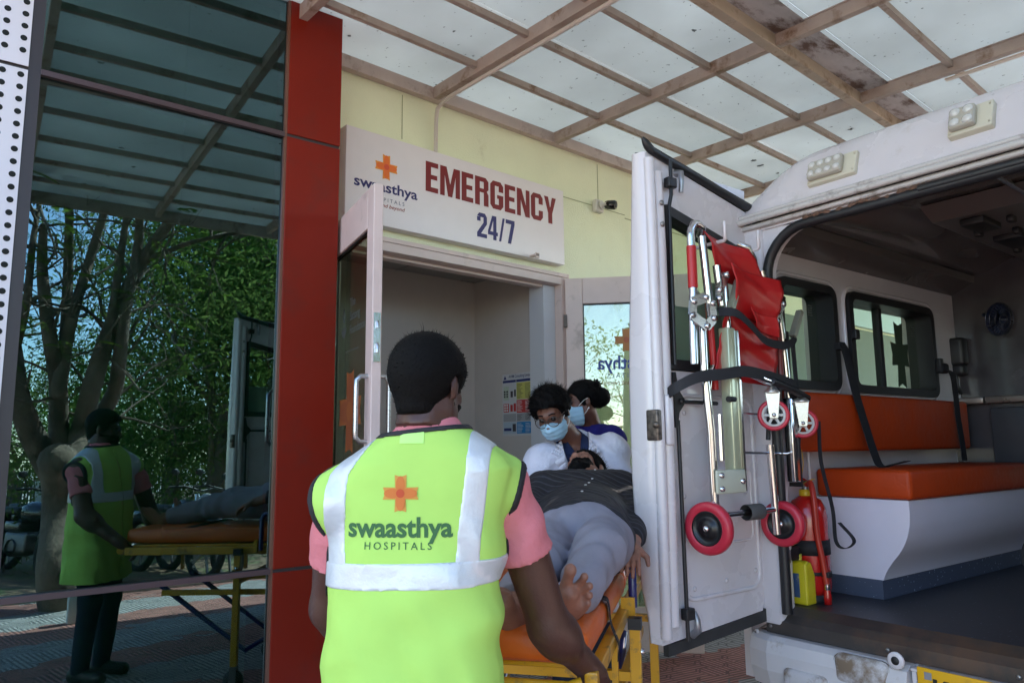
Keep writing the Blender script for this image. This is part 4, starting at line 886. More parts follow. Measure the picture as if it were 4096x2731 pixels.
    for z in (2.38, 2.29): m = MB(); m.lathe([(.011, 0), (.011, .006), (.004, .008), (0, .008)], (-.605, -.034, z), (0, -1, 0), 12); m.build('edge_bolt', M_inox, e)
    m = MB(); m.tube([(-.468, .0, 2.545), (-.468, -.028, 2.54), (-.468, -.03, 2.50), (-.468, -.024, 2.455)], [.018, .014, .012, .010], 8); m.build('guide_horn', mat('cast_alloy', (.34, .34, .36), .35, metal=.7), e)
    m = MB(); m.tube([(-.485, .0, .67), (-.485, -.03, .69), (-.485, -.028, .73), (-.485, -.012, .76)], [.016, .014, .012, .010], 8); m.build('guide_horn', mat('cast_alloy', (.34, .34, .36), .35, metal=.7), e)
    # carrier pegs for the folded chair
    for x in (-.36, -.13):
        m = MB(); m.tube([(x, -.002, 2.235), (x, -.15, 2.235), (x, -.155, 2.24), (x, -.155, 2.315)], .008, 8); m.build('carrier_peg', M_van, e)
    m = MB(); m.bbox(.02, .06, -.10, -.0, .90, .955, .005); m.build('clamp_bracket', M_inox, e); m = MB(); m.bbox(.035, .16, -.085, -.02, .90, .96, .01); m.build('clamp_block', M_rub, e)
    return e
rear_door(True); rear_door(False)
for z in (2.1, 1.3, .9):
    m = MB(); m.tube([(.07, .09, z-.05), (.07, .09, z+.05)], .014, 10); m.build('door_hinge', M_van, amb)

# ============================================================ FIRE EXTINGUISHER, YELLOW BOTTLE
def vloc(x, y, z=0): c, s = math.cos(VRZ), math.sin(VRZ); return (VA[0]+x*c-y*s, VA[1]+x*s+y*c, z)
fe = thing('fire_extinguisher', 'red fire extinguisher with hose and black strap standing inside the van beside the bench', 'extinguisher', vloc(.27, -.055, .716), VRZ)
M_fred = mat('extinguisher_red', (.50, .012, .01), .25, coat=.5)
m = MB(); m.lathe([(0, .03), (.07, .03), (.080, .045), (.086, .06), (.086, .36), (.080, .40), (.062, .435), (.035, .452), (.026, .455)], (0, 0, 0), n=28); m.build('cylinder', M_fred, fe)
m = MB(); m.lathe([(.07, 0), (.075, .03), (.06, .032)], (0, 0, 0), n=24); m.build('foot_ring', M_rub, fe)
m = MB(); m.lathe([(.028, .452), (.03, .458), (.03, .478), (.024, .482)], (0, 0, 0), n=20); m.build('collar', mat('yellow_plastic', (.70, .45, .02), .4), fe)
m = MB(); m.lathe([(.017, .48), (.017, .52), (.0, .524)], (0, 0, 0), n=14); m.build('valve', M_inox, fe)
m = MB(); m.tube([(0, 0, .505), (0, .05, .53), (0, .075, .575)], .011, 8); m.tube([(0, -.01, .515), (0, .055, .545), (0, .06, .60)], .008, 8); m.build('handle', M_fred, fe)
m = MB(); m.tube(spl([(-.01, -.015, .505), (-.03, -.045, .51), (-.05, -.068, .44), (-.055, -.075, .30), (-.045, -.088, .18), (-.04, -.098, .08)]), .013, 10); m.build('hose', mat('red_hose', (.45, .03, .015), .4), fe)
m = MB(); m.lathe([(.011, 0), (.013, .01), (.013, .03)], (-.04, -.098, .055), n=12); m.build('hose_ferrule', M_chrome, fe)
m = MB(); m.lathe([(.0, 0), (.016, .0), (.017, .03), (.013, .06)], (-.04, -.098, .0), n=12); m.build('nozzle', M_fred, fe)
m = MB(); m.lathe([(.0875, .20), (.0885, .20), (.0885, .265), (.0875, .265)], (0, 0, 0), n=28); m.build('strap', M_web, fe)
m = MB(); m.lathe([(.0872, .115), (.088, .115), (.088, .13), (.0872, .13)], (0, 0, 0), n=28); m.bbox(-.05, -.02, -.115, -.078, .112, .135, .003); m.build('hose_clip', M_rub, fe)
m = MB(); m.tube(spl([(-.02, 0, .50), (.01, .02, .535), (-.05, -.02, .56), (-.07, -.04, .60), (-.06, -.03, .66)]), .0022, 5); m.tube(spl([(-.01, .02, .50), (-.03, -.03, .52), (-.02, -.06, .53)]), .0025, 5); m.build('safety_tie', mat('tie_yellow', (.6, .35, .05), .5), fe)
tg = MB(); strap(tg, spl([(.23, -.165, 1.50), (.22, -.17, 1.32), (.26, -.185, 1.12), (.27, -.185, .98), (.30, -.21, .95), (.32, -.24, .985), (.28, -.20, 1.06)]), .026, (1, 0, 0))
o_ = tg.build('hanging_strap', M_web); o_.location = (*VA, 0); o_.rotation_euler = (0, 0, VRZ); tag(o_, 'thin black looped strap hanging down beside the fire extinguisher', 'strap')
jb = thing('oil_bottle', 'yellow plastic bottle with dark label on the van floor against the rear pillar', 'bottle', vloc(.13, -.075, .716), VRZ)
m = MB(); m.prism([(-.0, 0), (.07, 0), (.07, .12), (.045, .175), (.02, .185), (0, .175)], -.045, .04); m.build('bottle_body', mat('yellow_bottle', (.62, .52, .02), .3, coat=.2), jb, bevel=.008)
m = MB(); m.lathe([(.014, 0), (.014, .025), (0, .025)], (.02, .0, .186), n=12); m.build('cap', mat('cap_yellow', (.6, .5, .05), .4), jb)
m = MB(); m.box(-.0008, -.0002, -.01, .036, .03, .13); m.build('bottle_label', mat('bottle_label', (.05, .10, .22), .4, dirt=(.6, .5, .2), dscale=20, damt=.4), jb)

# ============================================================ FOLDED STAIR CHAIR on the left rear door
wc = thing('folding_stair_chair', 'folded chrome transport chair with red fabric hanging on the open van door', 'wheelchair', (*VA, 0), VRZ)
M_fab = mat('red_vinyl_fabric', (.46, .012, .014), .38, var=.06, vscale=14, bump=.3, bscale=14)
Yc = -.12
def ct(pts, r_=.0145, nm='chrome_tube', mt=None, y=Yc):
    m = MB(); m.tube([(p[0], (p[2] if len(p) > 2 else y), p[1]) for p in pts], r_, 12); return m.build(nm, mt or M_chrome, wc)
ct([(-.548, 1.715), (-.545, 1.90), (-.535, 2.0), (-.535, 2.22), (-.532, 2.26), (-.515, 2.285), (-.49, 2.29), (-.46, 2.28), (-.44, 2.25, -.09)], .0165)
ct([(-.535, 2.02), (-.535, 2.19)], .0195, 'grip_sleeve', M_fab)
ct([(-.485, 2.235, -.135), (-.45, 1.90, -.135)], .0165)
ct([(-.49, 1.885), (-.49, 1.70), (-.465, 1.45), (-.462, 1.17)], .0175)
ct([(-.405, 2.125, -.14), (-.385, 1.96, -.14)], .017); ct([(-.335, 2.09), (-.33, 1.99), (-.31, 1.68)], .015)
ct([(-.42, 2.0, -.10), (-.40, 1.7, -.10), (-.40, 1.62, -.10)], .014, 'inner_sleeve', M_fab)
ct([(-.19, 2.26, -.09), (-.155, 2.24), (-.125, 2.20), (-.105, 2.10), (-.06, 1.98)], .0155); ct([(-.095, 2.145, -.14), (-.06, 2.03, -.14)], .017)
ct([(.035, 2.03), (.06, 1.88), (.075, 1.70), (.08, 1.60)], .0165); ct([(.0, 1.97), (.03, 1.85), (.03, 1.70)], .014, 'inner_sleeve', mat('dark_red_sleeve', (.16, .02, .02), .4))
ct([(.115, 1.90, -.10), (.11, 1.60, -.10)], .016, 'black_tube', M_rub)
def link_plate(pts, nm='link_plate', w=.020):
    m = MB()
    for a, b in zip(pts[:-1], pts[1:]): m.bar((a[0], -.150, a[1]), (b[0], -.150, b[1]), .008, w*2, (0, 0, 1))
    m.build(nm, M_steel, wc)
    for p in pts:
        k = MB(); k.lathe([(.013, 0), (.012, .008), (0, .010)], (p[0], -.154, p[1]), (0, -1, 0), 12); k.build('pivot_bolt', M_chrome, wc)
link_plate([(-.50, 1.98), (-.575, 1.955), (-.585, 1.90)]); link_plate([(-.585, 1.90), (-.50, 1.865), (-.455, 1.90), (-.46, 1.96)]); link_plate([(-.36, 2.09), (-.41, 2.02), (-.415, 1.985)]); link_plate([(.03, 2.01), (-.01, 1.97), (-.02, 1.93)])
m = MB(); m.bar((-.285, -.155, 2.075), (-.345, -.155, 1.95), .022, .028, (0, 1, 0)); m.build('arm_bar', mat('greenish_alloy', (.45, .46, .38), .25, metal=.7), wc); m = MB(); m.bar((.155, -.155, 1.99), (.085, -.155, 1.87), .022, .028, (0, 1, 0)); m.build('arm_bar', mat('greenish_alloy', (.45, .46, .38), .25, metal=.7), wc)
m = MB(); m.bbox(-.385, -.335, -.165, -.115, 1.25, 1.87, .006); m.build('box_rail', mat('aged_clear_rail', (.50, .53, .36), .25, metal=.35), wc)
m = MB(); m.box(-.334, -.324, -.17, -.11, 1.22, 1.86); m.box(-.3235, -.314, -.165, -.115, 1.22, 1.70); m.build('rail_channel', M_chrome, wc)
m = MB(); m.bbox(.03, .075, -.16, -.12, 1.24, 1.60, .005); m.build('box_rail', M_chrome, wc); m = MB(); m.box(.0755, .085, -.16, -.10, 1.22, 1.62); m.build('rail_channel', M_rub, wc)
m = MB(); m.bbox(-.515, -.335, -.178, -.1655, 1.215, 1.305, .006); m.build('joint_plate', mat('cream_plate', (.50, .52, .42), .4), wc)
for x, z in ((-.49, 1.285), (-.49, 1.235), (-.36, 1.26)): m = MB(); m.lathe([(.012, 0), (.010, .008), (0, .009)], (x, -.1785, z), (0, -1, 0), 12); m.build('pivot_bolt', M_chrome, wc)
ct([(-.08, 1.40), (-.07, 1.20), (-.062, 1.03)], .0165); ct([(-.062, 1.60), (-.09, 1.42)], .010, 'black_tube', M_rub)
for z in (1.53, 1.37): ct([(-.33, z), (.07, z-.01)], .0055, 'cross_rod')
ct([(-.43, 1.13), (-.08, 1.13)], .0125, 'axle'); m = MB(); m.lathe([(.030, 0), (.032, .003), (.032, .097), (.030, .10)], (-.27, Yc, 1.13), (1, 0, 0), 18); m.build('axle_sleeve', mat('grey_rubber', (.09, .09, .09), .7), wc)
ct([(-.30, 1.70, -.17), (-.20, 1.665, -.19), (-.12, 1.65, -.19)], .017); ct([(-.16, 1.66, -.20), (.0, 1.63, -.19), (.14, 1.60, -.17), (.17, 1.62, -.12)], .017, 'black_tube', M_rub)
ct([(-.45, 1.60, -.10), (-.43, 1.68, -.10), (-.40, 1.72, -.10)], .013); ct([(-.445, 1.52, -.15), (-.445, 1.34, -.15)], .009, 'chrome_tube'); ct([(-.40, 1.58, -.16), (-.36, 1.58, -.16)], .012, 'black_tube', M_rub)
def big_wheel(x, y, z, r_=.094):
    e = bpy.data.objects.new('rear_wheel', None); link(e, wc); e.location = (x, y, z)
    ax = (-1, -.12, 0)
    m = MB(); m.lathe([(r_*.66, -.016), (r_*.72, -.020), (r_*.93, -.020), (r_, -.012), (r_, .012), (r_*.93, .020), (r_*.72, .020), (r_*.66, .016)], (0, 0, 0), ax, 36); m.build('tyre', mat('red_polyurethane', (.52, .025, .05), .35), e)
    m = MB(); m.lathe([(0, -.014), (r_*.66, -.014), (r_*.66, .014), (r_*.60, .012), (r_*.56, .004), (r_*.36, .006), (r_*.32, .016), (r_*.12, .018), (0, .018)], (0, 0, 0), ax, 32); m.build('hub', mat('black_nylon', (.012, .012, .013), .35), e)
    m = MB(); m.lathe([(.014, .018), (.013, .030), (0, .031)], (0, 0, 0), ax, 6); m.build('axle_nut', M_chrome, e)
big_wheel(-.505, Yc, 1.085, .100); big_wheel(-.02, Yc, 1.07, .094)
def caster(x, y, z):
    e = bpy.data.objects.new('caster', None); link(e, wc); e.location = (x, y, z); r_ = .064; ax = Vector((-.80, -.60, .0)).normalized(); sd = Vector((0, 0, 1)).cross(ax)
    m = MB(); m.lathe([(r_*.74, -.010), (r_*.8, -.014), (r_*.94, -.014), (r_, -.006), (r_, .006), (r_*.94, .014), (r_*.8, .014), (r_*.74, .010)], (0, 0, 0), ax, 30); m.build('tyre', mat('red_polyurethane', (.52, .025, .05), .35), e)
    m = MB(); m.lathe([(r_*.60, .008), (r_*.60, .011), (r_*.75, .011), (r_*.75, -.009), (r_*.60, -.009)], (0, 0, 0), ax, 24); m.lathe([(0, .011), (r_*.28, .011), (r_*.28, -.009)], (0, 0, 0), ax, 16)
    for k in range(6):
        a = k*math.pi/3; d = (sd*math.cos(a)+Vector((0, 0, 1))*math.sin(a)); m.bar(d*r_*.2+ax*.001, d*r_*.68+ax*.001, .010, .014, ax)
    m.build('spoked_hub', mat('grey_hub', (.55, .55, .52), .4), e)
    m = MB()
    for s in (-1, 1):
        o = ax*(.020*s); m.add([o+sd*-.028+Vector((0, 0, .092)), o+sd*.028+Vector((0, 0, .092)), o+sd*.016+Vector((0, 0, -.012)), o+sd*-.016+Vector((0, 0, -.012))]+[o+ax*.002*s+sd*-.028+Vector((0, 0, .092)), o+ax*.002*s+sd*.028+Vector((0, 0, .092)), o+ax*.002*s+sd*.016+Vector((0, 0, -.012)), o+ax*.002*s+sd*-.016+Vector((0, 0, -.012))], [(0, 1, 2, 3), (7, 6, 5, 4), (0, 4, 5, 1), (1, 5, 6, 2), (2, 6, 7, 3), (3, 7, 4, 0)])
    m.lathe([(.0, .089), (.034, .089), (.034, .097), (.024, .105), (.012, .118), (0, .118)], (0, 0, 0), (0, 0, 1), 16); m.build('fork', mat('zinc_fork', (.55, .54, .50), .3, metal=.8, var=.15, vscale=40), e)
    m = MB(); m.lathe([(.009, .022), (.009, .030), (0, .031)], (0, 0, 0), ax, 6); m.build('axle_nut', M_chrome, e)
caster(-.145, -.19, 1.52); caster(.095, -.17, 1.49)
# fabric sling, folded over, sagging between the tubes
def fabric(poly_rows, nm, dy=0.0, amp=.012, seed=1):
    """rows of (xl, xr, z, y)"""
    rows_ = np.array(poly_rows, float); t = np.linspace(0, len(rows_)-1, 26); R_ = np.stack([np.interp(t, range(len(rows_)), rows_[:, k]) for k in range(4)], 1)
    us = np.linspace(0, 1, 22); V = []
    for r0 in R_:
        for u_ in us:
            x = r0[0]+(r0[1]-r0[0])*u_; z = r0[2]+(u_-.5)*-.03; y = r0[3]+.025*math.sin(math.pi*u_)+amp*.5*math.sin(z*30+u_*4+seed)*math.sin(math.pi*u_)+amp*.15*math.sin(z*80+x*40+seed)
            V.append((x, y+dy, z))
    mb = MB(); k = len(us); n0 = len(V); F_ = [(i*k+j, i*k+j+1, (i+1)*k+j+1, (i+1)*k+j) for i in range(len(R_)-1) for j in range(k-1)]
    mb.add(V, F_, True); o = mb.build(nm, M_fab, wc); sd = o.modifiers.new('s', 'SOLIDIFY'); sd.thickness = .004; return o
fabric([(-.46, -.17, 2.245, -.13), (-.44, -.14, 2.20, -.145), (-.42, -.10, 2.12, -.14), (-.40, -.04, 2.07, -.12)], 'back_sling', seed=2)
fabric([(-.36, -.015, 2.12, -.175), (-.345, -.015, 2.06, -.185), (-.33, -.03, 1.98, -.17), (-.31, -.04, 1.93, -.15)], 'seat_sling', seed=5)
fabric([(-.34, -.0, 1.97, -.14), (-.36, .01, 1.90, -.13), (-.40, -.0, 1.80, -.13), (-.43, -.02, 1.66, -.12)], 'leg_sling', amp=.02, seed=9)
fabric([(-.24, -.06, 1.95, -.175), (-.22, -.05, 1.90, -.18), (-.20, -.04, 1.87, -.17)], 'pocket_flap', amp=.006, seed=4)
m = MB(); strap(m, spl([(-.42, -.15, 1.93), (-.36, -.19, 1.925), (-.28, -.20, 1.88), (-.20, -.20, 1.83), (-.12, -.20, 1.815), (-.02, -.19, 1.82), (.06, -.17, 1.845), (.12, -.15, 1.87)]), .040, (.3, .3, 1)); m.build('safety_strap', M_web, wc)
m = MB(); strap(m, spl([(-.60, -.02, 1.60), (-.62, -.08, 1.62), (-.56, -.14, 1.66), (-.45, -.18, 1.675), (-.34, -.20, 1.69), (-.20, -.20, 1.68), (-.06, -.19, 1.665), (.06, -.17, 1.65)]), .045, (0, 0, 1), .006); m.build('tie_down_strap', M_web, wc)
m = MB(); strap(m, [(.105, -.14, 1.85), (.12, -.14, 1.5), (.08, -.14, 1.3)], .03, (1, 0, 0)); m.build('loose_strap', M_web, wc)
# ============================================================ PEOPLE
def unit(v): v = np.asarray(v, float); return v/np.linalg.norm(v)
def basis(front, up):
    """columns: person's right, front, up"""
    f = unit(front); u = np.asarray(up, float); u = unit(u-f*(u@f)); r = np.cross(f, u); return np.stack([r, f, u], 1)
class Frame:
    def __init__(s, o, az): s.o = np.array(o, float); a = R(az); s.rz = -a; s.M = np.array([[math.cos(a), math.sin(a), 0], [-math.sin(a), math.cos(a), 0], [0, 0, 1]])   # columns right, front, up
    def to(s, p): return (np.asarray(p, float)-s.o) @ s.M
    def d(s, v): return np.asarray(v, float) @ s.M
def loft(P, secs, k=2.0):
    """solid of stacked super-ellipses; secs rows (z, wx, wy, cx, cy)"""
    S = np.array(secs, float); z = np.clip(P[:, 2], S[0, 0], S[-1, 0]); g = lambda i: np.interp(z, S[:, 0], S[:, i])
    x = np.abs(P[:, 0]-g(3))/g(1); y = np.abs(P[:, 1]-g(4))/g(2)
    q = ((x**k+y**k)**(1/k)-1)*np.minimum(g(1), g(2)); dz = np.maximum(P[:, 2]-S[-1, 0], S[0, 0]-P[:, 2]); return np.maximum(q, dz*.9)
def head_skin(P, c, M, s=1.0, neck=True, beard=False):
    q = (P-c) @ M/s
    d = s_ell(q, (0, -.012, .035), (.074, .092, .080))
    d = smin(d, s_ell(q, (0, .026, -.035), (.055, .062, .080)), .03)
    for e in (-1, 1):
        d = smin(d, s_cone(q, (e*.046, -.005, -.055), (e*.012, .068, -.098), .020, .018), .025)
        d = smin(d, s_ell(q, (e*.036, .060, -.022), (.022, .022, .020)), .02)
        d = smin(d, s_cone(q, (e*.012, .082, .022), (e*.040, .070, .024), .009, .008), .014)
        d = smax(d, -s_ell(q, (e*.030, .096, .004), (.016, .014, .011)), .010)
        d = smin(d, s_ell(q, (e*.078, -.012, -.008), (.007, .017, .030)), .008)
        d = smin(d, s_ell(q, (e*.010, .096, -.036), (.009, .012, .008)), .008)
    d = smin(d, s_cone(q, (0, .080, .008), (0, .104, -.030), .007, .011), .014)
    d = smin(d, s_ell(q, (0, .086, -.060), (.022, .010, .0055)), .006); d = smin(d, s_ell(q, (0, .084, -.072), (.019, .010, .006)), .006)
    if neck: d = smin(d, s_cone(q, (0, -.018, -.05), (0, -.035, -.17), .056, .058), .03)
    return d*s
def hair_cap(P, c, M, s=1.0, th=.012, hl=.062, nape=-.075, amp=.004, f=60, seed=1, front=.0):
    q = (P-c) @ M/s
    d = s_ell(q, (0, -.014+front, .037), (.076+th, .094+th, .080+th)); d = smin(d, s_cone(q, (0, -.055, .0), (0, -.050, nape+.03), .060, .050), .03)
    d = d-amp*lump(q, f, seed)
    # hair line: high over the brow, down in front of the ear, low at the nape
    line = np.interp(q[:, 1], [-.12, -.05, -.012, .012, .03, .05, .075, .12], [nape, nape+.005, -.012, -.030, -.01, hl-.025, hl, hl+.01])
    d = smax(d, (line-q[:, 2]), .006)
    for e in (-1, 1): d = smax(d, -s_ell(q, (e*.088, -.012, -.010), (.020, .024, .034)), .004)
    return d*s
def strands(mb, fn, c, n, L_, up=(0, 0, 1), lo=None, seed=0, w=.0009, spread=.5, curl=0.0, zmin=None):
    """fine tapering hairs rooted on the surface of fn"""
    r_ = np.random.default_rng(seed); P = c+r_.normal(size=(n*3, 3))*.05; P = c+(P-c)/np.linalg.norm(P-c, axis=1)[:, None]*.13
    d = c-P; d /= np.linalg.norm(d, axis=1)[:, None]
    for _ in range(30): P = P+d*(fn(P)*.8)[:, None]
    G = grad(fn, P); ok = (np.abs(fn(P)) < .002)
    if zmin is not None: ok &= zmin(P)
    P = P[ok][:n]; G = G[ok][:n]
    for p, g_ in zip(P, G):
        t = g_*(1-spread)+r_.normal(size=3)*spread*.6+np.array(up)*.15; t /= np.linalg.norm(t); side = np.cross(t, r_.normal(size=3)); side /= np.linalg.norm(side)
        l = L_*r_.uniform(.4, 1.2); b = np.cross(t, side); k1 = p+t*l*.5+b*curl*l*.3; k2 = p+t*l+b*curl*l
        mb.add([p-g_*.002-side*w, p-g_*.002+side*w, k1+side*w*.7, k1-side*w*.7, k2], [(0, 1, 2, 3), (3, 2, 4)], True)
def hand_sdf(P, w, d, n, s=1.0, curl=.9, side=1, spread=.10):
    """w wrist, d pointing to the knuckles, n back of the hand; side=+1 thumb towards cross(d, n)"""
    d = unit(d); n = unit(np.asarray(n, float)-d*(np.asarray(n, float)@d)); t = np.cross(d, n)*side; w = np.asarray(w, float)
    M = np.stack([t, d, n], 1)
    r_ = s_box(P, w+d*.048*s, (.038*s, .046*s, .013*s), .013*s, M); r_ = smin(r_, s_cone(P, w-d*.02*s, w+d*.02*s, .026*s, .025*s), .02)
    lens = [.070, .080, .074, .058]
    for i in range(4):
        x = (.029-.0195*i)*s; p = w+d*.088*s+t*x; a = 0.0; dd = unit(d+t*(1.5-i)*spread*.5)
        for k, fr in enumerate((.45, .32, .23)):
            a += curl*(.55, .75, .6)[k]; v = dd*math.cos(a)-n*math.sin(a); e = p+v*lens[i]*fr*s
            r_ = smin(r_, s_cone(P, p, e, (.0095-.0008*k)*s, (.0088-.0008*k)*s), .004); p = e
    p = w+d*.025*s+t*.032*s; v = unit(d*.55+t*.65-n*.35); e = p+v*.038*s; r_ = smin(r_, s_cone(P, p, e, .014*s, .011*s), .010); e2 = e+unit(d*.75+t*.15-n*.6)*.030*s
    return smin(r_, s_cone(P, e, e2, .0105*s, .009*s), .004)
def ray_to(fr, fn, x, y, d0=1.0, off=.001):
    """where the sight line through preview pixel (x, y) meets a garment, in the wearer's frame"""
    a = fr.to(np.array([0, 0, EYE])); b = fr.to(at(x, y, 1.0))-a; b = unit(b); t = d0
    for _ in range(60): t += float(fn((a+b*t)[None])[0])*.8
    return a+b*(t-off)
def cloth_mat(name, col, var=.06, scale=30, rough=.85, bump=.35, **k): return mat(name, col, rough, var=var, vscale=scale, bump=bump, bscale=scale*3, spec=.2, **k)
M_sk_dark = mat('skin_deep_brown', (.070, .028, .019), .42, var=.10, vscale=18, bump=.1, bscale=120)
M_sk_brown = mat('skin_brown', (.17, .070, .045), .5, var=.10, vscale=22, bump=.1, bscale=120)
M_sk_foot = mat('skin_foot', (.28, .125, .082), .55, var=.14, vscale=25, bump=.2, bscale=140)
M_hair = mat('black_hair', (.0035, .003, .003), .7, var=.3, vscale=60, bump=.3, bscale=200, spec=.12)
M_lime = cloth_mat('lime_vest_cloth', (.44, .72, .15), .04, 6, .8, .18)
M_pink = cloth_mat('pink_cotton', (.62, .20, .23), .06, 16)
M_jean = cloth_mat('dark_jeans', (.02, .028, .05), .2, 20)
M_silver = mat('reflective_tape', (.60, .64, .68), .38, metal=.25, var=.10, vscale=9, bump=.25, bscale=40)
M_shoe = mat('dark_shoe', (.02, .018, .016), .5)

# ---------------------------------------------------------------- man in the lime vest, seen from behind
vo_ = at(962, 1300, 1.80); VF = Frame((vo_[0], vo_[1], 0), 47)
vest_man = thing('person', 'man in lime hospital vest over a pink T-shirt seen from behind pushing the stretcher', 'person', VF.o, VF.rz)
def V(x, y, d): return VF.to(at(x, y, d))
Rs, Re, Rw, Rh = V(1158, 1112, 1.86), V(1262, 1438, 1.90), V(1360, 1543, 2.00), V(1385, 1590, 2.06)
Ls, Le, Lw, Lh = V(785, 1125, 1.80), V(764, 1395, 1.86), V(860, 1500, 2.05), V(905, 1530, 2.10)
hc = V(986, 888, 1.82); HM = basis(VF.d((math.sin(R(66)), math.cos(R(66)), -.14)), (0, 0, 1)); HS = .985
VS = [(.60, .228, .165, .002, 0), (.83, .219, .160, .002, 0), (.96, .210, .155, -.002, 0), (1.10, .205, .145, 0, .0), (1.20, .210, .135, 0, -.004), (1.28, .220, .128, 0, -.012), (1.335, .225, .118, .006, -.022), (1.37, .195, .108, .012, -.030), (1.405, .148, .094, .020, -.038), (1.43, .108, .084, .026, -.042), (1.455, .082, .078, .028, -.045), (1.47, .070, .07, .028, -.045)]
def tilt(P): Q = P.copy(); Q[:, 2] = P[:, 2]-P[:, 0]*.075; return Q        # right shoulder carried higher
def vest_fn(P):
    Q = tilt(P); Q[:, 0] += .012*np.clip((1.3-P[:, 2])*2, -1, 1); d = loft(Q, VS, 2.6)
    d = smin(d, s_cone(P, (.075, -.038, 1.362), Rs+np.array([.000, -.01, .010]), .072, .062), .03); d = smin(d, s_cone(P, (-.035, -.045, 1.368), Ls+np.array([-.005, -.005, -.022]), .070, .062), .03)
    d = smin(d, s_ell(P, Rs+np.array([-.008, 0, -.012]), (.065, .085, .070)), .03); d = smin(d, s_ell(P, Ls+np.array([-.008, 0, -.028]), (.065, .085, .070)), .03)
    # folds: gathered verticals below the band, soft pulls from the right armpit
    low = np.clip((1.10-P[:, 2])/.3, 0, 1); d = d+.010*(np.abs(np.sin(P[:, 0]*13+1.6*np.sin(P[:, 2]*5+1)+P[:, 1]*6))-.6)*low+.004*np.abs(np.sin(P[:, 0]*9+P[:, 2]*26+1.5*np.sin(P[:, 0]*16)))*np.clip((1.09-P[:, 2])*8, 0, 1)*np.clip(.5+lump(P, 8, 31), 0, 1)+.003*np.sin(P[:, 0]*70+P[:, 2]*21)*low
    d = d+.006*np.sin((P[:, 0]*.9+P[:, 2]*.8)*44)*np.clip((P[:, 0]-.03)*7, 0, 1)*np.exp(-((P[:, 2]-1.12)/.14)**2)+.003*np.sin((P[:, 0]*-.7+P[:, 2])*34)*np.exp(-((P[:, 2]-1.02)/.12)**2)+.002*lump(P, 22, 3)
    return d
def neck_hole(P): return np.minimum(s_cone(P, (.028, -.012, 1.500), (.03, .0, 1.75), .078, .17), 1.440-P[:, 2]+.10*(P[:, 0]-.028))
def arm_hole(P, s):
    a = Rs if s > 0 else Ls; return s_ell(P, a+np.array([(.108 if s > 0 else .120)*s, .012, -.115]), (.098, .14, .205))
def vest_cut(P):
    d = vest_fn(P)
    d = smax(d, -neck_hole(P), .006)
    for s in (1, -1): d = smax(d, -arm_hole(P, s), .008)
    d = smax(d, .60-P[:, 2], .004)
    zip_ = np.maximum(np.abs(P[:, 0])-.006, .05-P[:, 1]); return smax(d, -zip_, .002)
mesh_sdf('safety_vest', vest_cut, (-.36, -.24, .58), (.36, .26, 1.50), .0075, M_lime, vest_man)
def man_skin(P):
    d = head_skin(P, hc, HM, HS)
    d = smin(d, s_cone(P, (.028, -.040, 1.36), hc-np.array([0, .004, .070]), .058, .060), .03)
    d = smin(d, loft(P, [(a, b*.80, c*.8, e, f) for a, b, c, e, f in VS[1:]]+[], 2.2), .03)
    d = np.where(P[:, 2] < 1.452, np.maximum(d, vest_fn(P)+.010), d)
    for a, b, c, h, s in ((Rs, Re, Rw, Rh, 1), (Ls, Le, Lw, Lh, -1)):
        arm = smin(s_cone(P, a, b, .062, .052), s_cone(P, b, c, .050, .033), .03)
        arm = smin(arm, s_ell(P, b+(c-b)*.22, (.056, .056, .058)), .03)
        arm = smin(arm, hand_sdf(P, c, h-c, (0, .35, .9), 1.0, 1.15, -s), .02); d = smin(d, arm, .03)
    return d
mesh_sdf('body', man_skin, (-.55, -.30, .70), (.80, .70, 1.76), .0075, M_sk_dark, vest_man)
m = MB()
man_hair = lambda P: hair_cap(P, hc, HM, HS, .016, .060, -.085, .0012, 60, 3)
ho = mesh_sdf('hair', man_hair, hc-.17, hc+.17, .005, M_hair, vest_man)
strands(m, man_hair, hc, 2600, .007, seed=5, spread=.7); strands(m, man_hair, hc+np.array([0, 0, .0]), 60, .022, seed=8, spread=.5, curl=.6, zmin=lambda P: P[:, 2] > hc[2]+.105)
m.build('loose_hair', M_hair, ho)
bd = lambda P: smax(head_skin(P, hc, HM, HS, neck=False)-.006-.003*lump(P, 110, 2), np.maximum(((P-hc) @ HM)[:, 2]+.035, .0-((P-hc) @ HM)[:, 1]), .006)
mesh_sdf('beard', bd, hc-.15, hc+.15, .005, M_hair, vest_man)
for s in (-1, 1):
    m = MB(); p = hc+HM @ np.array([s*.030, .083, .004]); m.sphere(p, .0115, 12); m.build('eye', mat('dark_eye', (.03, .02, .018), .15), vest_man)
# pink shirt: sleeves, collar
def sleeve(P, a, b, t, r0, r1, seed):
    ab = b-a; L_ = np.linalg.norm(ab); u_ = ab/L_; d = s_cone(P, a-u_*.0, a+u_*L_*t*1.2, r0, r1); ax = (P-a) @ u_
    d = d-.0025*lump(P, 24, seed)-.0035*np.sin(ax*44+P[:, 0]*30+P[:, 1]*18); return smax(d, ax-L_*t, .0015)
def shirt(P):
    d = np.minimum(sleeve(P, Rs+np.array([.0,0,-.012]), Re+np.array([.004,0,0]), .47, .066, .074, 4), sleeve(P, Ls-np.array([0,0,.03]), Le, .55, .058, .072, 6))
    d = smin(d, vest_fn(P)+.010, .02)
    c = s_cone(P, (.028, -.044, 1.39), (.030, -.043, 1.472), .080, .071)-.0015*lump(P, 30, 8); d = smin(d, c, .008)
    d = smax(d, -s_cone(P, (.030, -.038, 1.40), (.030, -.036, 1.60), .056, .062), .003); d = smax(d, P[:, 2]-1.484+.22*(P[:, 1]+.09), .004)
    d = smax(d, .72-P[:, 2], .005); return d
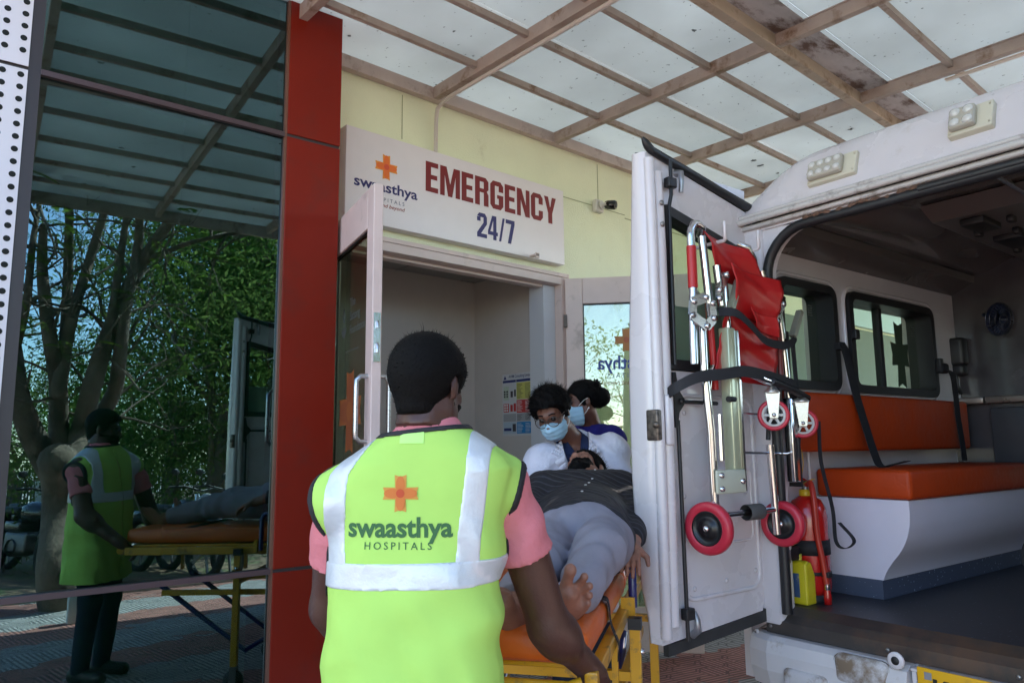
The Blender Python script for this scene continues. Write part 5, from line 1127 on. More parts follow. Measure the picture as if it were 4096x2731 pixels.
mesh_sdf('t_shirt', shirt, (-.40, -.26, .70), (.48, .32, 1.49), .0075, M_pink, vest_man)
# black piping round neck and arm holes, laid on the vest
mesh_sdf('vest_neck_binding', lambda P: smax(smax(vest_fn(P)-.0035, np.abs(neck_hole(P))-.006, .002), -(vest_fn(P)+.012), .002), (-.2, -.2, 1.30), (.2, .2, 1.52), .005, M_web, vest_man)
for s in (-1, 1): mesh_sdf('vest_arm_binding', lambda P: smax(smax(vest_fn(P)-.0035, np.abs(arm_hole(P, s))-.010, .002), -(vest_fn(P)+.014), .002), (s*.26-.16, -.22, 1.0), (s*.26+.16, .22, 1.46), .006, M_web, vest_man)
# reflective tape
def band_h(P): return np.abs(tilt(P)[:, 2]+P[:, 0]*.055-1.118)-.029
def band_v(s):
    def f(P):
        z = P[:, 2]; xc = (np.interp(z, [1.09, 1.20, 1.34, 1.42], [.132, .140, .158, .165]) if s > 0 else -np.interp(z, [1.09, 1.20, 1.34, 1.42], [.165, .172, .165, .115]))
        return np.maximum(np.abs(P[:, 0]-xc)-.026, 1.10-z)
    return f
tape = lambda mk, o: (lambda P: smax(vest_cut(P)-o, mk(P), .0015))
mesh_sdf('reflective_band', tape(band_h, .0030), (-.34, -.22, 1.02), (.34, .22, 1.22), .004, M_silver, vest_man)
for s in (-1, 1): mesh_sdf('reflective_band', tape(band_v(s), .0022), (-.34, -.22, 1.05), (.34, .20, 1.47), .004, M_silver, vest_man)
# printing on the back: laid flat in x/z and pushed onto the cloth
def print_back(vs, fs, x0, z0, off, nm, mts, par=vest_man, idx=None):
    P = np.array([(x0+v[0], -.30, z0+v[1]) for v in vs]); P[:, 1] = -.22; P = onto(vest_cut, P, (0, 1, 0), off)
    mb = MB(); mb.add(P, fs, False); return mb.build(nm, mts, par)
def split_tris(poly, n=3):
    """fan triangulation, subdivided so that the print follows the folds"""
    c = np.mean(poly, 0); tr = [(c, np.array(poly[i]), np.array(poly[(i+1) % len(poly)])) for i in range(len(poly))]
    for _ in range(n): tr = [t for a, b, d in tr for t in ((a, (a+b)/2, (a+d)/2), ((a+b)/2, b, (b+d)/2), ((a+d)/2, (b+d)/2, d), ((a+b)/2, (b+d)/2, (a+d)/2))]
    vs = [tuple(p) for t in tr for p in t]; return vs, [(3*i, 3*i+1, 3*i+2) for i in range(len(tr))]
LX, LZ = -.012, 1.300
arms, pet, mid = logo_polys()
pm = [mat('print_amber', (.62, .30, .05), .7), mat('print_orange', (.60, .17, .03), .7), mat('print_red', (.52, .07, .02), .7)]
lay = 0
for grp, mt in ((arms, pm[0]), (pet, pm[1]), ([mid], pm[2])):
    V_, F_ = [], []
    for p in grp:
        v_, f_ = split_tris([(x*.082, y*.082) for x, y in p], 2); o = len(V_); lay += 1; V_ += [(a, b, lay) for a, b in v_]; F_ += [tuple(i+o for i in f) for f in f_]
    P = np.array([(LX+v[0], -.22, LZ+v[1]) for v in V_]); P = onto(vest_cut, P, (0, 1, 0), .0); P[:, 1] -= np.array([.0012+.0004*v[2] for v in V_])
    mb = MB(); mb.add(P, F_, False); mb.build('back_logo', mt, vest_man)
v_, f_ = text_geo('swaasthya', .061, bold=.028, sx=.98); print_back(v_, f_, LX-.004, LZ-.077, .0014, 'back_wordmark', mat('print_green', (.045, .14, .05), .8))
v_, f_ = text_geo('HOSPITALS', .023, bold=.004, space=1.45); print_back(v_, f_, LX-.006, LZ-.116, .0014, 'back_lettering', mat('print_green', (.045, .14, .05), .8))
v_, f_ = split_tris([(-.028, -.014), (.028, -.014), (.028, .014), (-.028, .014)], 3); print_back(v_, f_, LX+.022, LZ+.125, .0016, 'size_label', mat('label_lime', (.50, .90, .22), .5))
# trousers and shoes
def jeans(P):
    d = s_ell(P, (0, .0, .88), (.165, .125, .14))
    for s in (-1, 1): d = smin(d, smin(s_cone(P, (s*.085, 0, .86), (s*.095, .03, .48), .092, .066), s_cone(P, (s*.095, .03, .48), (s*.10, -.01, .07), .066, .052), .02), .03)
    return smax(d-.004*lump(P, 24, 5), .05-P[:, 2], .003)
mesh_sdf('jeans', jeans, (-.24, -.2, .04), (.24, .2, 1.0), .012, M_jean, vest_man)
for s in (-1, 1): mesh_sdf('shoe', lambda P: smax(smin(s_cone(P, (s*.10, -.04, .045), (s*.11, .14, .035), .045, .038), s_cone(P, (s*.10, -.02, .06), (s*.10, -.01, .09), .045, .045), .02), .002-P[:, 2], .004), (s*.10-.08, -.12, 0), (s*.10+.08, .22, .15), .010, M_shoe, vest_man)

# ---------------------------------------------------------------- stretcher
SD = np.array([.8263, .5632, 0]); SR = np.array([.5632, -.8263, 0]); SF = np.array([1.47, 1.41, 0])-.27*SR      # foot end centre
srz = math.atan2(SD[1], SD[0])
def S2W(a, l, z): return SF+SD*a+SR*l+np.array([0, 0, z])        # along, to its right, height
stc = thing('stretcher', 'orange mattress stretcher on a yellow wheeled frame', 'stretcher', SF, srz)   # local x along, local y = left
M_omat = mat('orange_mattress', (.62, .115, .012), .38, var=.06, vscale=9, bump=.3, bscale=18, coat=.15)
M_yel = mat('yellow_frame', (.66, .33, .012), .35, var=.06, vscale=8, coat=.3, dirt=(.10, .08, .06), dscale=11, damt=.22)
M_blue = mat('dark_blue_tube', (.012, .02, .13), .35, coat=.3)
m = MB(); m.bbox(.0, .98, -.295, .27, .838, .925, .028); m.build('mattress', M_omat, stc)
def bk(a, z): return a, z
m = MB(); Mb = Matrix.Translation((.985, 0, .838)) @ Matrix.Rotation(R(-14), 4, 'Y'); m.bbox(0, .72, -.295, .27, .0, .085, .028, Mb); m.build('backrest_mattress', M_omat, stc)
m = MB()
for s in (-1, 1): m.bar((.02, s*.300, .798), (1.80, s*.300, .798), .035, .045)
m.bar((1.80, -.30, .800), (1.80, .30, .800), .035, .045); m.tube([(-.02, -.285, .800), (-.03, -.25, .790), (-.03, .25, .790), (-.02, .285, .800)], .021, 12); m.box(.05, 1.75, -.26, .26, .818, .832)
m.build('frame_rail', M_yel, stc, bevel=.004)
for a in (.72, 1.62):
    for s in (-1, 1):
        m = MB(); m.bar((a, s*.352, .78), (a, s*.352, .14), .038, .038, (1, 0, 0)); m.build('leg', M_yel, stc, bevel=.003)
        m = MB(); m.bar((a, s*.352, .775), (a, s*.352, .812), .046, .046, (1, 0, 0)); m.build('leg_cap', M_rub, stc)
        m = MB(); m.bar((a+.10, s*.320, .79), (a+.10, s*.320, .86), .05, .018, (1, 0, 0)); m.lathe([(.009, 0), (.008, .007), (0, .008)], (a+.10, s*.330, .83), (0, s, 0), 10); m.build('leg_bracket', M_yel, stc)
        m = MB(); m.lathe([(.012, 0), (.011, .010), (0, .012)], (a+.0, s*.371, .70), (0, s, 0), 8); m.build('bolt', M_chrome, stc)
        m = MB(); m.lathe([(.0, -.018), (.05, -.018), (.06, -.01), (.06, .01), (.05, .018), (0, .018)], (a, s*.352, .06), (0, 1, 0), 20); m.build('wheel', M_rub, stc)
        m = MB(); m.box(a-.02, a+.02, s*.352-.024, s*.352-.019, .05, .14); m.box(a-.02, a+.02, s*.352+.019, s*.352+.024, .05, .14); m.build('wheel_fork', M_inox, stc)
m = MB()
for s in (-1, 1): m.bar((.25, s*.285, .55), (1.70, s*.285, .55), .03, .03)
for a in (.72, 1.62): m.bar((a, -.335, .62), (a, .335, .62), .03, .03)
m.build('under_frame', M_yel, stc)
for s in (-1, 1):
    m = MB(); m.tube([(.20, s*.24, .60), (.75, s*.24, .20), (1.40, s*.24, .60)], .016, 10); m.build('folding_link', M_blue, stc)
    m = MB(); m.tube([(.85, s*.335, .80), (.85, s*.335, .98), (.865, s*.335, 1.01), (.92, s*.335, 1.02), (1.3, s*.335, 1.02), (1.36, s*.335, 1.01), (1.38, s*.335, .98), (1.38, s*.335, .80)], .014, 10)
    if s > 0: m.build('side_guard', M_blue, stc)
m = MB(); m.tube([(.85, -.335, .82), (.85, -.335, 1.005), (.858, -.335, 1.02)], .0155, 12); m.build('side_post', M_blue, stc)
m = MB(); strap(m, spl([(.36, .20, .928), (.40, -.20, .928), (.42, -.285, .932), (.43, -.301, .905), (.44, -.304, .85), (.45, -.325, .79), (.46, -.32, .74)]), .055, (1, .1, 0)); m.build('mattress_strap', M_web, stc)
for a in (.12, .55): m = MB(); m.bar((a, -.30, .765), (a, -.30, .60), .02, .02, (1, 0, 0)); m.build('hanger', M_yel, stc)

# ---------------------------------------------------------------- patient lying on his back
po = S2W(.9, 0, 0); pat = thing('person', 'man in a dark striped shirt and grey trousers lying barefoot on the stretcher', 'person', po)
def W(x, y, d): return at(x, y, d)-po
pH = W(1345, 1083, 3.50); pM = basis((-.42*_r+np.array([0, 0, .90])-.22*SD), SD+np.array([0, 0, .22]))
hipc = W(1335, 1205, 2.78); hipc[2] = 1.055; chest = W(1332, 1135, 3.22); chest[2] = 1.125; nk = W(1340, 1098, 3.40); nk[2] = 1.200
sL, eL, wL = W(1430, 1128, 3.30), W(1462, 1195, 3.02), W(1452, 1258, 2.78); sR, eR, wR = W(1242, 1130, 3.22), W(1196, 1180, 2.95), W(1180, 1235, 2.75)
kL, aL = W(1376, 1262, 2.42), W(1312, 1390, 2.14); kR, aR = W(1238, 1292, 2.40), W(1178, 1395, 2.08)
hL, hR = hipc+SR*.085, hipc-SR*.085
Sb = np.stack([SR, SD, np.array([0, 0, 1.])], 1)
def torso(P, g=0):
    d = s_ell(P, hipc, (.175+g, .17, .130+g), Sb); d = smin(d, s_ell(P, (hipc+chest)/2+np.array([0, 0, .012]), (.168+g, .24, .125+g), Sb), .05)
    d = smin(d, s_ell(P, chest+np.array([0, 0, .0]), (.195+g, .22, .120+g), Sb), .05); return smin(d, s_cone(P, sL-SR*.02, sR+SR*.02, .075+g, .075+g), .05)
def foot(P, heel, ball, toes, rt):
    d = s_cone(P, heel, ball, .032, .036); mid = (heel+ball)/2; d = smin(d, s_cone(P, heel, heel+(ball-heel)*.2, .036, .034), .02)
    for b, t, r_ in toes: d = smin(d, s_cone(P, b, t, r_*.95, r_), .007)
    return d
# left foot sole faces the camera; preview pixels give its toes
bl = W(1306, 1362, 2.06); hl_ = W(1268, 1448, 2.12); side_ = W(1336, 1388, 2.08)
toesL = [(W(1299, 1345, 2.06), W(1311, 1306, 2.04), .0170), (W(1324, 1347, 2.065), W(1344, 1322, 2.04), .0110), (W(1332, 1359, 2.07), W(1356, 1344, 2.045), .0105), (W(1336, 1373, 2.075), W(1356, 1366, 2.055), .0100), (W(1334, 1387, 2.08), W(1352, 1385, 2.06), .0095)]
hr_ = W(1182, 1450, 2.06); br = W(1150, 1380, 1.98)
def pat_body(P):
    d = head_skin(P, pH, pM, 1.0); d = smin(d, s_cone(P, nk, pH-SD*.06+np.array([0, 0, -.02]), .060, .056), .03); d = smin(d, torso(P, -.02), .03)
    for a, b, c, s in ((sL, eL, wL, -1), (sR, eR, wR, 1)):
        arm = smin(s_cone(P, a, b, .048, .040), s_cone(P, b, c, .040, .027), .02); arm = smin(arm, hand_sdf(P, c, c-b, (0, 0, 1), .95, .55, s), .015); d = smin(d, arm, .02)
    for a, b, c in ((hL, kL, aL), (hR, kR, aR)): d = smin(d, smin(s_cone(P, a, b, .075, .055), s_cone(P, b, c, .052, .034), .02), .02)
    d = smin(d, s_cone(P, aL, hl_, .034, .034), .02); d = smin(d, smin(s_cone(P, hl_, bl, .034, .028), s_cone(P, hl_, side_, .030, .022), .03), .02)
    for b, t, r_ in toesL: d = smin(d, s_cone(P, b, b+(t-b)*.75, r_*.98, r_*.86), .006); d = smin(d, s_ell(P, b+(t-b)*.92, (r_*1.02, r_*1.02, r_*1.12)), .005)
    d = smin(d, s_cone(P, aR, hr_, .036, .036), .02); d = smin(d, s_cone(P, hr_, br, .034, .036), .02)
    for k in range(5):
        b = br+SR*(.028-.014*k)*-1; d = smin(d, s_cone(P, b, b+unit(br-hr_)*(.045-.005*k), .011, .010), .006)
    return d
lo_ = np.min([pH, hl_, hr_, wL, wR, br, eL, eR], 0)-.18; hi_ = np.max([pH, hl_, hr_, wL, wR, eL, eR, sL], 0)+.18
mesh_sdf('body', pat_body, lo_, hi_, .0055, M_sk_foot, pat, matfn=None)
def pshirt(P):
    d = torso(P, .022); ax = (P-hipc) @ SD
    d = smin(d, s_cone(P, nk, nk+(pH-nk)*.3, .080, .072), .03)
    for a, b, c in ((sL, eL, wL), (sR, eR, wR)): d = smin(d, smin(s_cone(P, a, b, .066, .058), s_cone(P, b, b+(c-b)*.62, .056, .046), .02), .03)
    d = d-.006*lump(P, 16, 2)-.004*lump(P, 40, 4)
    d = smax(d, -.035-ax+.02*np.sin(P[:, 0]*30), .006); return smax(d, -s_cone(P, nk+np.array([0, 0, .02]), pH+np.array([0, 0, .03]), .052, .062), .008)
def stripe_mat():
    m = bpy.data.materials.new('striped_shirt'); m.use_nodes = True; nt = m.node_tree; N = nt.nodes; L = nt.links; b = N['Principled BSDF']; b.inputs['Roughness'].default_value = .75
    tc = N.new('ShaderNodeTexCoord'); mp = N.new('ShaderNodeMapping'); mp.inputs['Rotation'].default_value = (0, 0, -srz); L.new(tc.outputs['Object'], mp.inputs[0])
    w = N.new('ShaderNodeTexWave'); w.bands_direction = 'X'; w.inputs['Scale'].default_value = 11.5; w.inputs['Distortion'].default_value = 1.2; w.inputs['Detail'].default_value = 1; w.inputs['Detail Scale'].default_value = .6; L.new(mp.outputs[0], w.inputs[0])
    r = N.new('ShaderNodeValToRGB'); r.color_ramp.elements[0].position = .80; r.color_ramp.elements[1].position = .93; r.color_ramp.elements[0].color = (.009, .008, .011, 1); r.color_ramp.elements[1].color = (.040, .038, .050, 1); L.new(w.outputs['Fac'], r.inputs[0]); L.new(r.outputs[0], b.inputs['Base Color']); return m
mesh_sdf('shirt', pshirt, lo_, hi_, .007, stripe_mat(), pat)
def ptrou(P):
    d = s_ell(P, hipc, (.190, .17, .142), Sb)
    for a, b, c in ((hL, kL, aL), (hR, kR, aR)): d = smin(d, smin(s_cone(P, a, b, .098, .078), s_cone(P, b, b+(c-b)*.93, .074, .056), .03), .022)
    u1, u2 = P @ SD, P @ SR; d = d-.004*lump(P, 13, 7)-.0055*np.abs(np.sin(u1*26+u2*34+2.2*np.sin(u2*17+P[:, 2]*10)))*np.clip(.5+lump(P, 9, 21), 0, 1)-.003*np.sin(u1*55-u2*40+3*np.sin(u1*12))
    for b, c in ((kL, aL), (kR, aR)):
        u_ = unit(c-b); L_ = np.linalg.norm(c-b); t = (P-b) @ u_; near_ = s_cone(P, b, c+u_*.1, .12, .12); d = np.where(near_ < 0, smax(d, t-L_*.93, .004), d)
    ax = (P-hipc) @ SD; return smax(d, ax-.10, .01)
M_trs = cloth_mat('grey_blue_trousers', (.25, .24, .29), .08, 12, .9, .2)
mesh_sdf('trousers', ptrou, lo_, hi_, .007, M_trs, pat)
for k in range(5):
    t = .10+.095*k; P = (hipc+SD*t+np.array([0, 0, .3])-SR*.01)[None]; P = onto(pshirt, P, (0, 0, -1), .001)[0]; m = MB(); m.lathe([(.0045, 0), (.0055, .002), (.003, .0028), (0, .002)], P, (-.25*SD[0], -.25*SD[1], 1), 12); m.build('shirt_button', mat('pearl_button', (.6, .6, .6), .3), pat)
ph_ = lambda P: hair_cap(P, pH, pM, 1.0, .014, .050, -.06, .004, 70, 4)
ho = mesh_sdf('hair', ph_, pH-.16, pH+.16, .006, M_hair, pat); m = MB(); strands(m, ph_, pH, 900, .022, seed=4, curl=.5); m.build('loose_hair', M_hair, ho)
def pbeard(P):
    q = (P-pH) @ pM; return smax(head_skin(P, pH, pM, 1.0, neck=False)-.003-.002*lump(P, 110, 3), np.maximum(q[:, 2]+.052+np.abs(q[:, 0])*-.30, .0-q[:, 1]), .006)
mesh_sdf('beard', pbeard, pH-.15, pH+.15, .005, M_hair, pat)
for s in (-1, 1):
    m = MB(); p = pH+pM @ np.array([s*.030, .080, .005]); m.sphere(p, .0125, 12); m.build('closed_eyelid', M_sk_foot, pat)
    m = MB(); m.tube([pH+pM @ np.array([s*(.016+.007*k), .087-.002*k, .026+.002*math.sin(k)]) for k in range(5)], .0028, 6); m.build('eyebrow', M_hair, pat)

# ---------------------------------------------------------------- doctor
do = at(1335, 1200, 4.0); do[2] = 0; DF = Frame(do, 41.6+180)      # faces the camera; local x = his right = image left
doc = thing('person', 'man in white coat, round glasses and blue face mask bending over the patient', 'person', DF.o, DF.rz)
def Dp(x, y, d): return DF.to(at(x, y, d))
dH = Dp(1268, 948, 3.74)
dM = basis(DF.d(-_f*.83-_r*.30-_z*.50), DF.d(_z*.93-_r*.30-_f*.35))
dsL, deL, dwL = Dp(1402, 1040, 3.86), Dp(1430, 1112, 3.72), Dp(1385, 1128, 3.58); dsR, deR, dwR = Dp(1246, 1062, 3.80), Dp(1232, 1130, 3.66), Dp(1290, 1120, 3.54)
dnk = Dp(1318, 1020, 3.88); dch = Dp(1322, 1095, 3.92); dpv = np.array([0, -.10, .98])
def dtorso(P, g=0):
    d = s_cone(P, dsL, dsR, .085+g, .080+g); d = smin(d, s_ell(P, dch, (.185+g, .125+g, .20+g)), .06); d = smin(d, s_cone(P, dch, dpv, .145+g, .140+g), .06); return smin(d, s_cone(P, dnk, dch, .075+g, .12+g), .05)
def dbody(P):
    d = head_skin(P, dH, dM, 1.0, neck=False); d = smin(d, s_cone(P, dH+dM @ np.array([0, -.02, -.05]), dnk, .056, .062), .03); d = smin(d, dtorso(P, -.02), .03)
    for a, b, c, s in ((dsL, deL, dwL, -1), (dsR, deR, dwR, 1)):
        arm = smin(s_cone(P, a, b, .045, .040), s_cone(P, b, c, .040, .028), .02); d = smin(d, smin(arm, hand_sdf(P, c, Dp(1340, 1105, 3.5)-c, (0, .4, -.8), .95, .5, s), .015), .02)
    return d
mesh_sdf('body', dbody, (-.42, -.28, .95), (.42, .62, 1.70), .006, M_sk_brown, doc)
dhair = lambda P: hair_cap(P, dH, dM, 1.0, .026, .066, -.060, .009, 48, 6, front=.006)
ho = mesh_sdf('hair', dhair, dH-.17, dH+.17, .006, M_hair, doc); m = MB(); strands(m, dhair, dH, 1500, .026, seed=6, curl=.8, spread=.6, zmin=lambda P: ((P-dH) @ dM)[:, 2] > .02); m.build('loose_hair', M_hair, ho)
def mask_fn(c, M, top=-.006):
    def f(P):
        q = (P-c) @ M; d = s_ell(q, (0, .030, -.055), (.069, .079, .078)); d = smin(d, s_cone(q, (0, .084, -.008), (0, .102, -.045), .013, .017), .02)
        d = d-.0015*np.sin(q[:, 2]*240); lim = np.maximum(q[:, 2]-(top-np.abs(q[:, 0])*.35), .022-q[:, 1]); return smax(d, lim, .003)
    return f
M_mask = mat('pale_blue_mask', (.36, .58, .74), .8, var=.04, bump=.3, bscale=60)
mo = mesh_sdf('face_mask', mask_fn(dH, dM), dH-.15, dH+.15, .005, M_mask, doc)
def headpt(c, M, *p): return c+M @ np.array(p)
def mask_loops(c, M, par, sides=(-1, 1)):
    for s in sides:
        m = MB(); m.tube(spl([headpt(c, M, s*.064, .045, -.022), headpt(c, M, s*.078, .012, .004), headpt(c, M, s*.084, -.010, .012)]), .0017, 6); m.tube(spl([headpt(c, M, s*.060, .036, -.080), headpt(c, M, s*.074, .010, -.062), headpt(c, M, s*.084, -.010, -.034)]), .0017, 6); m.build('ear_loop', mat('white_elastic', (.7, .7, .68), .8), par)
mask_loops(dH, dM, mo)
M_wire = mat('glasses_wire', (.10, .08, .07), .3, metal=.7); M_lens = glassy('spectacle_lens', (.85, .85, .85), .06)
gl_ = bpy.data.objects.new('glasses', None); link(gl_, doc)
for s in (-1, 1):
    m = MB(); m.tube([headpt(dH, dM, s*.034+.028*math.cos(t), .106-.010*abs(math.cos(t)*.5+s*.5)*1, -.002+.026*math.sin(t)) for t in np.linspace(0, 2*math.pi, 29)], .0022, 6)
    m.tube([headpt(dH, dM, s*.060, .096, .006), headpt(dH, dM, s*.078, .05, .012), headpt(dH, dM, s*.086, -.005, .014)], .0022, 6); m.build('rim', M_wire, gl_)
    m = MB(); m.add([headpt(dH, dM, s*.034+.025*math.cos(t), .104-.010*abs(math.cos(t)*.5+s*.5), .023*math.sin(t)) for t in np.linspace(0, 2*math.pi, 24, endpoint=False)], [tuple(range(24))], False); m.build('lens', M_lens, gl_)
    m = MB(); m.sphere(headpt(dH, dM, s*.030, .080, .004), .0125, 12); m.build('eye', mat('dark_eye', (.03, .02, .018), .15), doc)
    m = MB(); m.tube([headpt(dH, dM, s*(.014+.008*k), .089-.003*k, .028+.0035*math.sin(k*.8)) for k in range(5)], .0035, 6); m.build('eyebrow', M_hair, doc)
m = MB(); m.tube([headpt(dH, dM, -.009, .104, .004), headpt(dH, dM, 0, .108, .008), headpt(dH, dM, .009, .104, .004)], .0015, 6); m.build('bridge', M_wire, gl_)
def dshirt(P):
    d = dtorso(P, -.004); d = smin(d, s_cone(P, dnk-np.array([0, 0, .02]), dnk+(dH-dnk)*.22, .072, .068), .02)
    # open collar: a V below the chin
    v = np.maximum(np.abs(P[:, 0]-dnk[0]-(P[:, 2]-dnk[2])*.3)-np.clip((P[:, 2]-(dnk[2]-.07))*.40, 0, 1), dnk[1]+.02-P[:, 1])
    return smax(smax(d, -v, .004), -s_cone(P, dnk+(dH-dnk)*.12, dH, .050, .058), .004)
mesh_sdf('navy_shirt', dshirt, (-.4, -.30, .75), (.4, .30, 1.50), .009, cloth_mat('navy_shirt_cloth', (.018, .028, .075), .15, 20), doc)
def dcoat(P):
    d = dtorso(P, .014); d = np.minimum(d, 9)
    for a, b, c in ((dsL, deL, dwL), (dsR, deR, dwR)): d = smin(d, smin(s_cone(P, a, b, .082, .064), s_cone(P, b, b+(c-b)*.9, .062, .048), .03), .04)
    d = smin(d, s_cone(P, dpv, dpv+np.array([0, 0, -.45]), .165, .20), .06)
    d = d-.004*lump(P, 16, 11)-.003*lump(P, 46, 12)-.0035*np.sin(np.abs(P[:, 0])*55+P[:, 2]*42+2*np.sin(P[:, 2]*9))
    ctr = dnk[0]+.0+(dnk[2]-P[:, 2])*(-.10); w = np.interp(P[:, 2], [dnk[2]-.40, dnk[2]-.18, dnk[2]+.03, dnk[2]+.1], [.022, .034, .076, .085])
    slot = np.maximum(np.abs(P[:, 0]-ctr)-w, dch[1]+.03-P[:, 1]); d = smax(d, -slot, .004)
    return smax(smax(d, -s_cone(P, dnk-np.array([0, .0, .0]), dH+(dH-dnk)*.2, .070, .085), .006), P[:, 2]-1.50, .01)
co = mesh_sdf('white_coat', dcoat, (-.45, -.36, .50), (.45, .50, 1.52), .0065, cloth_mat('white_coat_cloth', (.70, .69, .78), .04, 14, .85, .5), doc)
# lapels standing off the coat
def lap(s):
    pts = [(dnk[0]+s*.070, dnk[2]+.025), (dnk[0]+s*.125, dnk[2]-.04), (dnk[0]+s*.092, dnk[2]-.055), (dnk[0]+s*.108, dnk[2]-.085), (dnk[0]+s*.038, dnk[2]-.19), (dnk[0]+s*.060, dnk[2]-.05)]
    v_, f_ = split_tris(pts, 2); P = np.array([(a, .5, b) for a, b in v_]); P = onto(lambda Q: dtorso(Q, .018), P, (0, -1, 0), .006); mb = MB(); mb.add(P, f_, True); o = mb.build('lapel', MATS['white_coat_cloth'], co); sd = o.modifiers.new('s', 'SOLIDIFY'); sd.thickness = .004
lap(-1); lap(1)
mesh_sdf('trousers', lambda P: np.minimum(s_cone(P, (-.09, -.10, .92), (-.10, -.12, .06), .10, .06), s_cone(P, (.09, -.10, .92), (.10, -.06, .06), .10, .06)), (-.25, -.3, .02), (.25, .1, 1.05), .014, M_jean, doc)
for s in (-1, 1): mesh_sdf('shoe', lambda P: smax(s_cone(P, (s*.10, -.10, .045), (s*.11, .06, .035), .045, .038), .002-P[:, 2], .004), (s*.10-.08, -.18, 0), (s*.10+.08, .14, .12), .010, M_shoe, doc)

# ---------------------------------------------------------------- nurse behind him, in profile
no = at(1368, 1200, 4.35); no[2] = 0; NF = Frame(no, 41.6-78)       # faces image left
nur = thing('person', 'woman in dark blue scrubs and face mask with a black hair bun, behind the doctor', 'person', NF.o, NF.rz)
def Np(x, y, d): return NF.to(at(x, y, d))
nH = Np(1340, 922, 4.28); nM = basis(NF.d(-_r*.97-_f*.10-_z*.16), NF.d(_z*.98-_r*.12))
nnk = Np(1358, 972, 4.33); nsN, nsF = Np(1405, 1010, 4.22), Np(1340, 1005, 4.48); npv = np.array([0, -.02, .95])
def ntorso(P, g=0):
    d = s_cone(P, nsN, nsF, .070+g, .070+g); d = smin(d, s_cone(P, (nsN+nsF)/2-np.array([0, 0, .12]), npv, .125+g, .135+g), .06); return smin(d, s_cone(P, nnk-np.array([0, 0, .02]), (nsN+nsF)/2, .06+g, .075+g), .04)
nel = Np(1432, 1100, 4.20); nwl = Np(1395, 1160, 4.15); nef = Np(1345, 1100, 4.5); nwf = Np(1310, 1160, 4.45)
def nbody(P):
    d = head_skin(P, nH, nM, .94, neck=False); d = smin(d, s_cone(P, nH+nM @ np.array([0, -.015, -.05]), nnk, .048, .052), .025); d = smin(d, ntorso(P, -.015), .03)
    for a, b, c, s in ((nsN, nel, nwl, 1), (nsF, nef, nwf, -1)): d = smin(d, smin(smin(s_cone(P, a, b, .042, .036), s_cone(P, b, c, .036, .025), .02), hand_sdf(P, c, c-b, (0, 1, 0), .9, .4, s), .015), .02)
    return d
mesh_sdf('body', nbody, (-.35, -.35, .75), (.40, .5, 1.75), .009, M_sk_brown, nur)
nhair = lambda P: hair_cap(P, nH, nM, .95, .016, .060, -.055, .003, 50, 8)
def nbun(P):
    a = Np(1382, 912, 4.28); b = Np(1366, 884, 4.28); return np.minimum(smin(nhair(P), s_ell(P, a, (.055, .050, .055)), .02), s_ell(P, b, (.034, .034, .026)))-.003*lump(P, 70, 9)
ho = mesh_sdf('hair', nbun, nH-.24, nH+.20, .006, M_hair, nur); m = MB(); strands(m, nbun, nH, 900, .018, seed=16, curl=1.0, spread=.6, zmin=lambda P: ((P-nH) @ nM)[:, 1] < .04)
a_ = Np(1372, 878, 4.28)
for k in range(5): m.tube(spl([a_+np.array(rng.normal(size=3)*.012) for _ in range(5)]+[a_+np.array([0, 0, .02])]), .0028, 5)
m.build('loose_hair', M_hair, ho)
mo = mesh_sdf('face_mask', mask_fn(nH, nM, -.006), nH-.14, nH+.14, .005, M_mask, nur); mask_loops(nH, nM, mo)
gl_ = bpy.data.objects.new('glasses', None); link(gl_, nur)
for s in (-1, 1):
    m = MB(); rr_ = rrect(-.022, .022, -.018, .014, .008, 3); m.tube([headpt(nH, nM, s*.030+x, .096-.004*abs(x), z+.004) for x, z in rr_+[rr_[0]]], .0014, 6); m.tube([headpt(nH, nM, s*.052, .094, .008), headpt(nH, nM, s*.074, .0, .012)], .0014, 6); m.build('rim', M_wire, gl_)
    m = MB(); m.sphere(headpt(nH, nM, s*.028, .074, .004), .0115, 12); m.build('eye', mat('dark_eye', (.03, .02, .018), .15), nur)
    m = MB(); m.tube([headpt(nH, nM, s*(.014+.008*k), .083-.003*k, .026+.003*math.sin(k*.8)) for k in range(5)], .0026, 6); m.build('eyebrow', M_hair, nur)
    m = MB(); m.sphere(headpt(nH, nM, s*.077, -.010, -.044), .0042, 10); m.build('earring', M_chrome, nur)
def nscrub(P):
    d = ntorso(P, .012)
    for a, b in ((nsN, nel), (nsF, nef)): d = smin(d, s_cone(P, a, a+(b-a)*.62, .066, .062), .04)
    d = smin(d, s_cone(P, npv, npv-np.array([0, 0, .2]), .15, .17), .05)-.004*lump(P, 22, 14)-.002*lump(P, 60, 15); return smax(smax(d, -s_cone(P, nnk-np.array([0, 0, .0]), nH, .060, .09), .006), .72-P[:, 2], .005)
mesh_sdf('scrub_top', nscrub, (-.35, -.35, .70), (.40, .35, 1.52), .009, cloth_mat('royal_scrubs', (.022, .018, .16), .10, 18), nur)
mesh_sdf('scrub_trousers', lambda P: np.minimum(s_cone(P, (-.08, 0, .86), (-.09, 0, .06), .10, .06), s_cone(P, (.08, 0, .86), (.09, .02, .06), .10, .06)), (-.22, -.15, .02), (.22, .15, 1.0), .014, MATS['royal_scrubs'], nur)
for s in (-1, 1): mesh_sdf('shoe', lambda P: smax(s_cone(P, (s*.09, -.03, .04), (s*.09, .12, .033), .042, .036), .002-P[:, 2], .004), (s*.09-.07, -.10, 0), (s*.09+.07, .20, .11), .010, M_shoe, nur)
